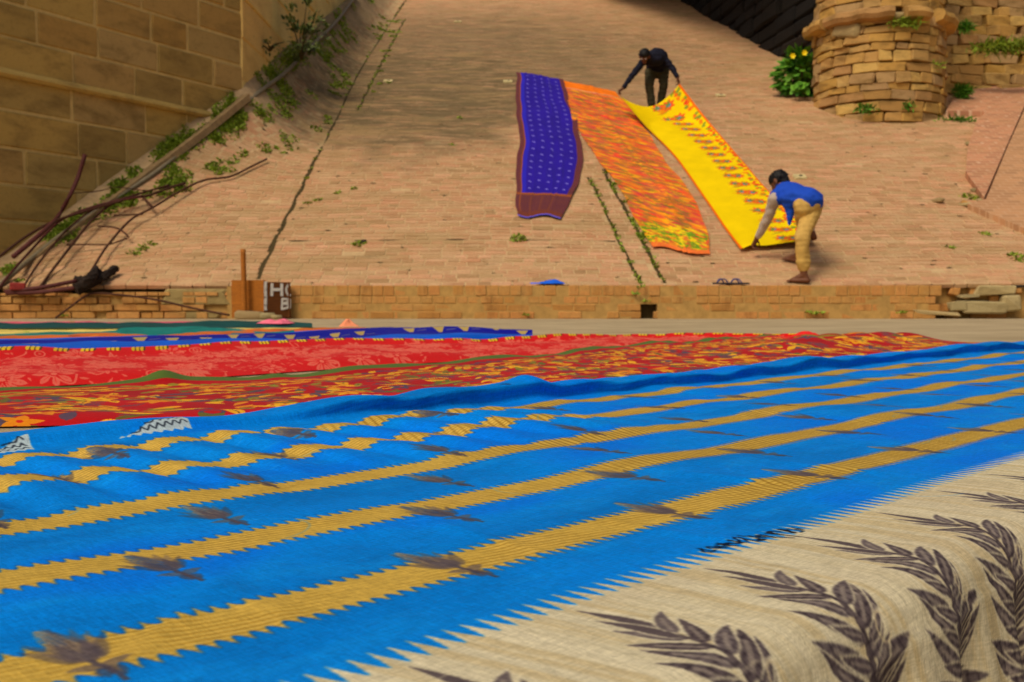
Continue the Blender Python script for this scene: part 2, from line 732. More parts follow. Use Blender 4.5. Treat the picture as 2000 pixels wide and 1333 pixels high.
XL, XR = -5.5, 4.34
for ci, (z, H, kinds) in enumerate(((0.0, 0.072, 'm'), (0.079, 0.07, 's'), (0.157, 0.072, 'h'), (0.238, 0.106, 'r'))):
    x = XL + RNG.uniform(-0.1, 0)
    while x < XR:
        nm = {'s': 'stretcher', 'h': 'header', 'r': 'rowlock', 'm': RNG.choice(('header', 'stretcher', 'stretcher'))}[kinds]
        L = kv[(nm, 0)][1] * RNG.uniform(0.93, 1.08)
        left = x < -2.95
        xm = x + L / 2
        hole = (ci == 0 and abs(xm - HOLE - 0.0) < 0.09) or (ci == 1 and abs(xm - HOLE - 0.09) < 0.08)
        if left:
            if RNG.random() < 0.10:
                x += L
                continue
            if ci == 3: H2, z2 = H * (0.35 if x > -4.2 else 0.25), z
            else: H2, z2 = H * 0.92, z + RNG.uniform(-0.004, 0.004)
            kbrick(nm, x, L, z2, H2, RNG.uniform(-0.02, 0.025), RNG.uniform(-0.02, 0.02))
        elif not hole:
            kbrick(nm, x, L, z, H, RNG.uniform(-0.006, 0.008) + (RNG.random() < 0.06) * 0.02, RNG.uniform(-0.012, 0.012))
        x += L + RNG.uniform(0.006, 0.010)


def box(v, f, x0, x1, y0, y1, z0, z1):
    i = len(v)
    v += [(x0, y0, z0), (x1, y0, z0), (x1, y1, z0), (x0, y1, z0), (x0, y0, z1), (x1, y0, z1), (x1, y1, z1), (x0, y1, z1)]
    f += [(i, i + 3, i + 2, i + 1), (i + 4, i + 5, i + 6, i + 7), (i, i + 1, i + 5, i + 4), (i + 1, i + 2, i + 6, i + 5), (i + 2, i + 3, i + 7, i + 6), (i + 3, i, i + 4, i + 7)]


v, f = [], []
box(v, f, -9, -2.96, KY + 0.035, KY + 0.6, -0.02, 0.255)
box(v, f, -2.955, HOLE - 0.10, KY + 0.0045, KY + 0.11, -0.02, 0.335)
box(v, f, HOLE + 0.17, XR - 0.02, KY + 0.0045, KY + 0.11, -0.02, 0.335)
box(v, f, HOLE - 0.098, HOLE + 0.168, KY + 0.005, KY + 0.11, 0.15, 0.334)
box(v, f, -2.95, XR + 0.1, KY + 0.13, KY + 0.7, -0.02, 0.333)
box(v, f, XR + 0.102, 9, KY + 0.20, KY + 0.7, -0.02, 0.33)
put('mortar_core', mesh('mortar_core', v, f, M['kmortar']), kerb)
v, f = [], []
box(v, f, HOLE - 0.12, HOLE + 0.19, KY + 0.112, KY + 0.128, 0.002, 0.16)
put('kerb_hole_shade', mesh('kerb_hole_shade', v, f, M['soil']), kerb)  # dark box painted as the shade at the back of the kerb hole
# grey render left clinging to the broken left stretch
me = rbox(41, 0.66, 0.05, 0.15, 0.012, 0.12, False, M['render'], 'render_patch')
o = put('render_patch', me, kerb, Matrix.Translation((-3.30, KY + 0.02, 0.225)))
me = rbox(42, 0.4, 0.05, 0.07, 0.010, 0.12, False, M['render'], 'render_patch')
put('render_patch', me, kerb, Matrix.Translation((-3.22, KY + 0.03, 0.035)))
# tumbled stones at the broken right end
STONES = [(1828, 612, 0.50, 0.16, 0.045, 'flat pinkish slab lying at the broken right end of the kerb'),
          (1868, 598, 0.16, 0.12, 0.09, 'small pale stone wedged in the broken kerb gap'),
          (1893, 578, 0.22, 0.14, 0.03, 'thin whitish stone sliver on top of the kerb rubble'),
          (1925, 600, 0.42, 0.2, 0.135, 'rounded pale stone block at the broken right kerb'),
          (1975, 592, 0.20, 0.2, 0.20, 'dark grey upright stone near the right end of the kerb'),
          (1945, 568, 0.38, 0.2, 0.10, 'flat olive grey capping stone on the right kerb')]
for i, (px, py, L, D, H, lab) in enumerate(STONES):
    c = at(px, py, KY + 0.06)
    z = max(c.z, H / 2 - 0.01) if i in (0, 3) else c.z
    me = rbox(500 + i, L, D, H, min(L, H) * 0.10, 0.14, False, M['rubble'], 'fallen_stone')
    o = put('fallen_stone', me, None, Matrix.Translation((c.x, KY + 0.06 + 0.02 * i, z)) @ Matrix.Rotation(RNG.uniform(-0.08, 0.08), 4, 'Y'))
    tag(o, lab, 'stone')
for i in range(26):
    px = RNG.uniform(1815, 2010)
    c = at(px, 0, KY + 0.2)
    L, H = RNG.uniform(0.1, 0.22), RNG.uniform(0.05, 0.09)
    if i < 14:
        put('brick', rbox(600 + i, L, 0.12, H, 0.012, 0.08, False, M['kerb'], 'brick'), kerb,
            Matrix.Translation((c.x, KY + 0.16 + RNG.uniform(0, 0.05), 0.03 + (i % 4) * 0.085)) @ Matrix.Rotation(RNG.uniform(-0.1, 0.1), 4, 'Y'))

# ------------------------------------------------------------------ great stone wall on the left
lw = root('stone_wall', tuple(WA))
tag(lw, 'tall wall of big weathered sandstone blocks on the left', 'wall')
WN = Vector((WDIR.y, -WDIR.x, 0))
ZL = [0.27, 0.70, 1.13, 1.56, 1.99, 2.43, 2.86, 3.29, 3.69, 4.08, 4.48, 4.90]
WLEN = (WB - WA)
WLEN = Vector((WLEN.x, WLEN.y, 0)).length


def wall_blocks(parent, A, D, N, t0, t1, zs, lens, mat, joint, bseed, dep=0.25, skip=None, proud=0.012, gap=0.022):
    rg = random.Random(bseed)
    for j in range(len(zs) - 1):
        t = t0 - rg.uniform(0, 0.6)
        while t < t1:
            L = rg.uniform(*lens)
            a, b = max(t, t0), min(t + L, t1)
            if b - a > 0.08 and not (skip and skip((a + b) / 2, zs[j + 1])):
                H = zs[j + 1] - zs[j] - gap
                me = rbox(bseed * 97 + int(t * 1000) + j, b - a - gap, dep, H, 0.014, 0.008, False, mat, 'stone_block')
                c = A + D * ((a + b) / 2) + Vector((0, 0, (zs[j] + zs[j + 1]) / 2 - A.z)) - N * (dep / 2 - rg.uniform(-0.4, 1.0) * proud)
                put('stone_block', me, parent, frame(c, D, Vector((0, 0, 1))))
            t += L


def below(t, z):
    p = WA + WDIR * t
    return S(p.x + 0.05, p.y) > z + 0.35


wall_blocks(lw, WA, WDIR, WN, -2.2, WLEN, ZL, (0.62, 1.25), M['ashlar'], None, 3, 0.3, below, 0.008, 0.034)
v, f = [], []
A0, A1 = WA - WDIR * 2.5, WA + WDIR * (WLEN + 0.02)
for a in (A0, A1):
    for nn in (0.013, 0.5):
        for z in (-0.4, 4.93):
            q = a - WN * nn
            v.append((q.x, q.y, z))
f = [(0, 4, 5, 1), (2, 3, 7, 6), (1, 5, 7, 3), (0, 1, 3, 2), (4, 6, 7, 5)]
put('joint_backing', mesh('joint_backing', v, f, M['ashjoint']), lw)
# projecting string course
pr = [(0.0, -0.055), (0.05, -0.055), (0.075, -0.02), (0.06, 0.015), (0.035, 0.035), (0.03, 0.05), (0.0, 0.06)]
v, f = [], []
for a in (WA - WDIR * 2.2, WA + WDIR * (WLEN - 0.02)):
    for o_, z_ in pr:
        q = a + WN * (o_ + 0.004)
        v.append((q.x, q.y, 2.86 + z_))
k = len(pr)
f = [(i, i + 1, k + i + 1, k + i) for i in range(k - 1)] + [tuple(range(k - 1, -1, -1)), tuple(range(k, 2 * k))]
put('string_course', mesh('string_course', v, f, M['ashlar'], rnd=[0.2] * len(v)), lw)
# second stretch beyond the corner, its sunlit look painted in paler stone
lw2 = root('stone_pier', tuple(WB))
tag(lw2, 'sandstone pier painted pale as if sunlit, beyond the left wall behind a bush', 'wall')
B2 = WB + WN * 0.025 - WDIR * 0.03
D2 = Vector((WC.x - 0.12 - B2.x, WC.y - B2.y, 0)).normalized()
N2 = Vector((D2.y, -D2.x, 0))
v, f = [], []
Z2 = [2.9, 3.5, 4.1, 4.7, 5.3, 5.9, 6.5, 7.1, 7.7, 8.3]
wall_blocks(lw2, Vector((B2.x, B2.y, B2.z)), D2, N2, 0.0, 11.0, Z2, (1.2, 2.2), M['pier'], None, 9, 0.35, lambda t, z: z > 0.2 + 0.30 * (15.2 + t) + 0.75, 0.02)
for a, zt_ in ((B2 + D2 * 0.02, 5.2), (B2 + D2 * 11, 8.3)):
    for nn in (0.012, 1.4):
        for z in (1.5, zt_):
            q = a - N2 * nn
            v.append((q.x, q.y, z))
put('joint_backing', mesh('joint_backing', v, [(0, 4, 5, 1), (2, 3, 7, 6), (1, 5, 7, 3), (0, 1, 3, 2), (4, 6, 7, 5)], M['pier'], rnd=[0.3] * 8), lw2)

# ------------------------------------------------------------------ round tower on the right
TC = Vector((6.30, 17.45, 0))
TR = 1.08
tower = root('stone_tower', (TC.x, TC.y, 2.5))
tag(tower, 'round tower of rough ochre rubble courses rising from the slope', 'tower')
nseg = 40
v, f = [], []
for z in (2.2, 8.4):
    for k in range(nseg):
        a = 2 * math.pi * k / nseg
        v.append((TC.x + (TR - 0.10) * math.cos(a), TC.y + (TR - 0.10) * math.sin(a), z))
f = [(k, (k + 1) % nseg, nseg + (k + 1) % nseg, nseg + k) for k in range(nseg)] + [tuple(range(nseg, 2 * nseg))]
put('rubble_core', mesh('rubble_core', v, f, M['towercore']), tower)
tv = [rbox(700 + k, 1, 1, 1, 0.045 + 0.02 * (k % 3), 0.09, False, M['tower'], 'stone') for k in range(22)]


def tower_course(z, H, lo, hi, rad, lens, dep=0.24):
    a = lo - RNG.uniform(0, 0.2)
    while a < hi:
        L = RNG.uniform(*lens)
        da = L / rad
        am = a + da / 2
        rad2 = rad + RNG.uniform(-0.030, 0.02)
        c = Vector((TC.x + math.cos(am) * (rad2 - dep / 2), TC.y + math.sin(am) * (rad2 - dep / 2), z + H / 2 + RNG.uniform(-0.012, 0.012)))
        tx = Vector((-math.sin(am), math.cos(am), RNG.uniform(-0.06, 0.06)))
        if S(c.x, c.y) < z + H + 0.1:
            put('stone', RNG.choice(tv), tower, frame(c, tx, Vector((0, 0, 1)), (L * RNG.uniform(0.95, 0.99), dep, H * RNG.uniform(0.88, 1.0))))
        a += da


LO, HI = math.radians(165), math.radians(375)
z = 2.55
while z < 4.70:
    H = RNG.uniform(0.10, 0.22)
    tower_course(z, H, LO, HI, TR + (4.0 - z) * 0.01, (0.20, 0.46))
    z += H + 0.004
# broken projecting ring
for a0, a1 in ((168, 203), (207, 262), (271, 292), (303, 368)):
    v, f = [], []
    prf = [(0.0, -0.10), (0.15, -0.07), (0.19, 0.0), (0.17, 0.075), (0.06, 0.12), (-0.1, 0.12), (-0.1, -0.1)]
    n = 14
    for i in range(n):
        a = R(a0 + (a1 - a0) * i / (n - 1))
        for o_, z_ in prf:
            rr_ = TR + o_ + 0.012 * math.sin(a * 23)
            v.append((TC.x + math.cos(a) * rr_, TC.y + math.sin(a) * rr_, 4.80 + z_ + 0.01 * math.sin(a * 17)))
    k = len(prf)
    for i in range(n - 1):
        for j in range(k):
            f.append((i * k + j, i * k + (j + 1) % k, (i + 1) * k + (j + 1) % k, (i + 1) * k + j))
    f += [tuple(range(k - 1, -1, -1)), tuple((n - 1) * k + j for j in range(k))]
    put('ring_ledge', mesh('ring_ledge', v, f, M['tower'], False, None, [0.05 + 0.3 * ((a0 * 7) % 10) / 10] * len(v)), tower)
z = 4.93
while z < 6.6:
    H = RNG.uniform(0.12, 0.19)
    tower_course(z, H, LO, HI, TR - 0.03, (0.26, 0.55))
    z += H + 0.004
# arched relief on the left flank of the tower
q = []
for i in range(9):
    a = math.pi * i / 8
    q.append((math.radians(196) - 0.30 * math.cos(a) * 0.9, 4.52 + 0.30 * math.sin(a)))
pts = [(TC.x + math.cos(a) * (TR + 0.02), TC.y + math.sin(a) * (TR + 0.02), z) for a, z in q]
v, f = tube_data([Vector(p) for p in pts], 0.05, 6, 20)
put('relief_arch', mesh('relief_arch', v, f, M['tower'], True, None, [0.5] * len(v)), tower)
for i, (ang, zz, w, h) in enumerate(((222, 4.62, 0.46, 0.24), (262, 4.77, 0.40, 0.10))):
    a = R(ang)
    me = rbox(770 + i, w, 0.08, h, 0.03, 0.16, True, M['rubble'], 'plaster_patch')
    put('plaster_patch', me, tower, frame(Vector((TC.x + math.cos(a) * (TR + 0.01), TC.y + math.sin(a) * (TR + 0.01), zz)), Vector((-math.sin(a), math.cos(a), -0.25 if i == 0 else 0)), Vector((0, 0, 1))))

# recess between slope and tower: shade painted in its stone, added unseen slab above
D0 = hit(1575, 150) + Vector((0.25, -0.6, 0))
D1 = hit(1318, -4)
rec = root('recess_wall', tuple(D0))
tag(rec, 'rubble wall painted dark as deep shade in the recess beside the round tower', 'wall')
DD = Vector((D1.x - D0.x, D1.y - D0.y, 0))
DL = DD.length
DD.normalize()
DN = Vector((-DD.y, DD.x, 0))
if DN.x > 0: DN = -DN
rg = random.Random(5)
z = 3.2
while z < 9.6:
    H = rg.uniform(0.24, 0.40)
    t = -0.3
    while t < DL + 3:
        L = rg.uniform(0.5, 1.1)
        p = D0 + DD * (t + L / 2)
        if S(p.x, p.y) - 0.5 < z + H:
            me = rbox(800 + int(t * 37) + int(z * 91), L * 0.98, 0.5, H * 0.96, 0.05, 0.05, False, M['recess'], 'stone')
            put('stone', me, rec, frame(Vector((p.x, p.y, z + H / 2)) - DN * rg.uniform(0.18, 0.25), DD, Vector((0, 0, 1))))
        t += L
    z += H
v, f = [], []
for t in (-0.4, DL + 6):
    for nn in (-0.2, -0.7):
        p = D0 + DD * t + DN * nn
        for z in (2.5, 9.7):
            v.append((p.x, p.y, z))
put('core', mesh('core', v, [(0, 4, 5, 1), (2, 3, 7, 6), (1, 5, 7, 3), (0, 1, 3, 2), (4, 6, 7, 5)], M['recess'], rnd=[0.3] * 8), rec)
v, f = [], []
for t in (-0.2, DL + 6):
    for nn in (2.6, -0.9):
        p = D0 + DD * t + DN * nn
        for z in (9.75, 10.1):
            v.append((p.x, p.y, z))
put('added_shade_slab', mesh('added_shade_slab', v, [(0, 4, 5, 1), (2, 3, 7, 6), (1, 5, 7, 3), (0, 1, 3, 2), (4, 6, 7, 5), (0, 2, 6, 4)], M['recess'], rnd=[0.3] * 8), rec)  # added slab out of view, there to shade the recess wall

# rubble wall right of the tower
rw = root('rubble_wall', (7.6, 18.2, 3.5))
tag(rw, 'ruined stepped rubble wall with grass right of the round tower', 'wall')
rg = random.Random(15)
for j in range(17):
    z = 3.55 + j * 0.20
    t = -1.1 + rg.uniform(-0.2, 0)
    while t < 4.2:
        L = rg.uniform(0.22, 0.65)
        H = 0.20 * rg.uniform(0.82, 1.0)
        c = Vector((7.35 + t, 18.05 + t * 0.18 + j * 0.09 + rg.uniform(-0.05, 0.05), z + 0.12 * t * 0.3))
        put('stone', rg.choice(tv), rw, frame(c, Vector((1, 0.18, rg.uniform(-0.08, 0.08))), Vector((0, 0, 1)), (L * 0.97, 0.35, H)))
        t += L
v, f = [], []
for x, y in ((6.2, 18.25), (12, 19.15), (12, 22), (6.2, 21)):
    v.append((x, y, 2.5))
for x, y in ((6.2, 19.9), (12, 20.8), (12, 22), (6.2, 21)):
    v.append((x, y, 7.2))
put('core', mesh('core', v, [(0, 1, 5, 4), (1, 2, 6, 5), (2, 3, 7, 6), (3, 0, 4, 7), (4, 5, 6, 7)], M['towercore']), rw)


# raised pink ramps at the far right
def ramp_panel(name, pix, off, mat, label=None):
    top = [hit(px, py, off) for px, py in pix]
    k = len(top)
    v = [tuple(p) for p in top] + [(p.x, p.y, p.z - off - 0.3) for p in top]
    f = [tuple(range(k))] + [(i, k + i, k + (i + 1) % k, (i + 1) % k) for i in range(k)]
    me = mesh(name, v, f, mat)
    bm = bmesh.new()
    bm.from_mesh(me)
    bmesh.ops.triangulate(bm, faces=[q for q in bm.faces if len(q.verts) > 4])
    bmesh.ops.recalc_face_normals(bm, faces=bm.faces)
    bm.to_mesh(me)
    bm.free()
    return put(name, me)


def pave_mat(name, base, dots):
    t = NT(name)
    p = t.pos()
    b = t.n.new('ShaderNodeTexBrick')
    t.link(t.mapping(p, (1, 1, 1)), b.inputs['Vector'])
    b.inputs['Scale'].default_value = 2.6
    b.inputs['Color1'].default_value = (*lin(*base), 1)
    b.inputs['Color2'].default_value = (*lin(*[q * 0.84 for q in base]), 1)
    b.inputs['Mortar'].default_value = (*lin(190, 146, 106), 1)
    b.inputs['Mortar Size'].default_value = 0.022
    c = b.outputs[0]
    c = t.mix(t.rampv(t.noise(p, 1.6, 5, 0.7), 0.45, 0.7, 0, 0.5), c, lin(176, 128, 84))
    if dots:
        vv = t.voro(t.mapping(p, (4.6, 3.4, 0.001)), 1.0)
        vv.inputs['Randomness'].default_value = 0.15
        c = t.mix(t.rampv(vv.outputs['Distance'], 0.08, 0.15, 0.6, 0), c, lin(214, 178, 142))
    t.bump(t.noise(p, 40, 4), 0.4, 0.006)
    return t.fin(c, 0.9)


M['ramp1'] = pave_mat('pink_ramp_brick', (194, 130, 92), True)
M['ramp2'] = pave_mat('far_ramp_brick', (190, 136, 92), False)
o = ramp_panel('paved_ramp', [(1922, 386), (1886, 335), (1890, 288), (1906, 240), (1926, 218), (1848, 217), (1876, 170), (1900, 140), (2004, 96), (2120, 50), (2120, 120), (2006, 195), (1966, 285)], 0.09, M['ramp1'])
tag(o, kind='structure')
o = ramp_panel('paved_bank', [(1926, 389), (1968, 287), (2008, 198), (2120, 122), (2200, 300), (2200, 545), (2004, 448), (1890, 398)], 0.07, M['ramp2'])
tag(o, kind='structure')
pts = [hit(px, py, 0.015) for px, py in ((1880, 396), (1930, 418), (1975, 440), (2030, 468))]
o = tube('stone_edging', pts, 0.038, M['kerb'], None, 5, 14)
set_rnd(o.data, 0.5)
tag(o, 'tan stone edging below the pink ramp at the right edge', 'edging')
# ------------------------------------------------------------------ printed cloth: patterns drawn into arrays
class Paint:
    """a colour array W x H metres at res metres per cell; x = along, y = across"""
    def __init__(self, W, H, res, base):
        self.res = res
        self.w, self.h = int(W / res), int(H / res)
        self.W, self.H = W, H
        self.a = np.empty((self.h, self.w, 3), np.float32)
        self.a[:] = tex(*base)

    def fill(self, mask_fn, rgb, alpha=1.0):
        pass

    def poly(self, pts, rgb, alpha=1.0):
        p = np.asarray(pts, float) / self.res
        x0, y0 = np.floor(p.min(0)).astype(int)
        x1, y1 = np.ceil(p.max(0)).astype(int) + 1
        x0, y0, x1, y1 = max(x0, 0), max(y0, 0), min(x1, self.w), min(y1, self.h)
        if x1 <= x0 or y1 <= y0: return
        X = np.arange(x0, x1)[None, :] + 0.5
        Y = np.arange(y0, y1)[:, None] + 0.5
        ins = np.zeros((y1 - y0, x1 - x0), bool)
        n = len(p)
        for i in range(n):
            ax, ay = p[i]
            bx, by = p[(i + 1) % n]
            if ay == by: continue
            c = (Y > min(ay, by)) & (Y <= max(ay, by))
            xi = ax + (Y - ay) * (bx - ax) / (by - ay)
            ins ^= c & (X < xi)
        sub = self.a[y0:y1, x0:x1]
        c = np.array(tex(*rgb), np.float32)
        sub[ins] = sub[ins] * (1 - alpha) + c * alpha

    def leaf(self, x, y, ang, L, w, curve, rgb, alpha=1.0, vein=None, blunt=0.7):
        n = 9
        sx, sy, a = x, y, ang
        top, bot = [], []
        for i in range(n + 1):
            t = i / n
            ww = w * math.sin(math.pi * min(1, t ** blunt)) ** 0.9 * 0.5
            top.append((sx - math.sin(a) * ww, sy + math.cos(a) * ww))
            bot.append((sx + math.sin(a) * ww, sy - math.cos(a) * ww))
            sx += math.cos(a) * L / n
            sy += math.sin(a) * L / n
            a += curve / n
        self.poly(top + bot[::-1], rgb, alpha)
        if vein:
            mid = [((p[0] + q[0]) / 2, (p[1] + q[1]) / 2) for p, q in zip(top, bot)]
            self.line(mid[1:7], vein[1], vein[0], vein[2] if len(vein) > 2 else 0.8)
        return sx, sy

    def line(self, pts, w, rgb, alpha=1.0):
        for (ax, ay), (bx, by) in zip(pts[:-1], pts[1:]):
            d = math.hypot(bx - ax, by - ay) or 1e-9
            ox, oy = -(by - ay) / d * w / 2, (bx - ax) / d * w / 2
            self.poly([(ax + ox, ay + oy), (bx + ox, by + oy), (bx - ox, by - oy), (ax - ox, ay - oy)], rgb, alpha)

    def disc(self, x, y, r, rgb, alpha=1.0, ry=None, rot=0.0):
        ry = ry or r
        q = []
        for i in range(14):
            t = 2 * math.pi * i / 14
            u, w_ = r * math.cos(t), ry * math.sin(t)
            q.append((x + u * math.cos(rot) - w_ * math.sin(rot), y + u * math.sin(rot) + w_ * math.cos(rot)))
        self.poly(q, rgb, alpha)

    def ring(self, x, y, r, w, rgb, alpha=1.0, ry=None, t0=0, t1=6.3):
        ry = ry or r
        q = [(x + r * math.cos(t), y + ry * math.sin(t)) for t in np.linspace(t0, t1, 16)]
        self.line(q, w, rgb, alpha)

    def grid(self):
        return ((np.arange(self.w)[None, :] + 0.5) * self.res).astype(np.float32), ((np.arange(self.h)[:, None] + 0.5) * self.res).astype(np.float32)

    def lay(self, mask, rgb, alpha=1.0):
        rows = np.nonzero(mask.any(1))[0]
        if len(rows) == 0: return
        r0, r1 = rows[0], rows[-1] + 1
        m = (mask[r0:r1] * np.float32(alpha)).astype(np.float32)[..., None]
        sub = self.a[r0:r1]
        sub += (np.array(tex(*rgb), np.float32) - sub) * m

    def mottle(self, amt, cells, seed, stretch=1.0):
        n = vnoise(self.w, self.h, cells, cells * self.h / self.w * stretch, seed)
        self.a *= (1 + amt * (n - 0.5))[..., None]

    def image(self, name):
        im = bpy.data.images.new(name, self.w, self.h)
        px = np.ones((self.h, self.w, 4), np.float32)
        px[..., :3] = np.clip(self.a, 0, 1)
        im.pixels.foreach_set(px.ravel())
        im.pack()
        return im


def vnoise(w, h, cx, cy, seed):
    if w > 1500 and h > 400:
        q = vnoise(w // 4 + 1, h // 4 + 1, cx, cy, seed)
        return np.repeat(np.repeat(q, 4, 0), 4, 1)[:h, :w]
    r = np.random.RandomState(seed)
    out = np.zeros((h, w), np.float32)
    amp, tot = 1.0, 0.0
    for o in range(4):
        gx, gy = int(cx * 2 ** o) + 2, int(max(1, cy * 2 ** o)) + 2
        g = r.rand(gy + 1, gx + 1).astype(np.float32)
        xs = np.linspace(0, gx - 1.001, w)
        ys = np.linspace(0, gy - 1.001, h)
        xi, yi = xs.astype(int), ys.astype(int)
        fx, fy = (xs - xi)[None, :], (ys - yi)[:, None]
        fx, fy = fx * fx * (3 - 2 * fx), fy * fy * (3 - 2 * fy)
        a = g[np.ix_(yi, xi)] * (1 - fx) + g[np.ix_(yi, xi + 1)] * fx
        b = g[np.ix_(yi + 1, xi)] * (1 - fx) + g[np.ix_(yi + 1, xi + 1)] * fx
        out += amp * (a * (1 - fy) + b * fy)
        tot += amp
        amp *= 0.5
    return out / tot


def cloth_mat(name, im, weave=(900, 900), sheen=0.15, trans=0.0, rough=0.8, crease=16.0):
    t = NT(name)
    n = t.n.new('ShaderNodeTexImage')
    n.image = im
    n.extension = 'EXTEND'
    t.link(t.uv(), n.inputs[0])
    c = n.outputs[0]
    p = t.pos()
    k = t.noise(p, 420, 2, 0.6)
    c = t.mix(t.rampv(k, 0.3, 0.7, 0.0, 0.09), c, (0, 0, 0), 'MIX')
    t.b.inputs['Sheen Weight'].default_value = sheen
    t.b.inputs['Sheen Roughness'].default_value = 0.5
    t.b.inputs['Specular IOR Level'].default_value = 0.05
    cr = t.noise(t.mapping(p, (1, 1.6, 1)), crease, 5, 0.62, 0.6)
    t.bump(t.math('ADD', cr, t.math('MULTIPLY', t.noise(p, 900, 2, 0.5), 0.04)), 0.35, 0.010 if crease > 12 else 0.03)
    return t.fin(c, rough)


PR = random.Random(21)


def sstep(a, b, x):
    t = np.clip((x - a) / (b - a), 0, 1)
    return t * t * (3 - 2 * t)



# ---- pattern of the big blue sari: x = s + S_OFF, y = arc across
S0, S1 = -0.35, 4.75
N_LO, N_HI = 0.165, 1.50                     # arc coordinate across the cloth
RES = 0.0010


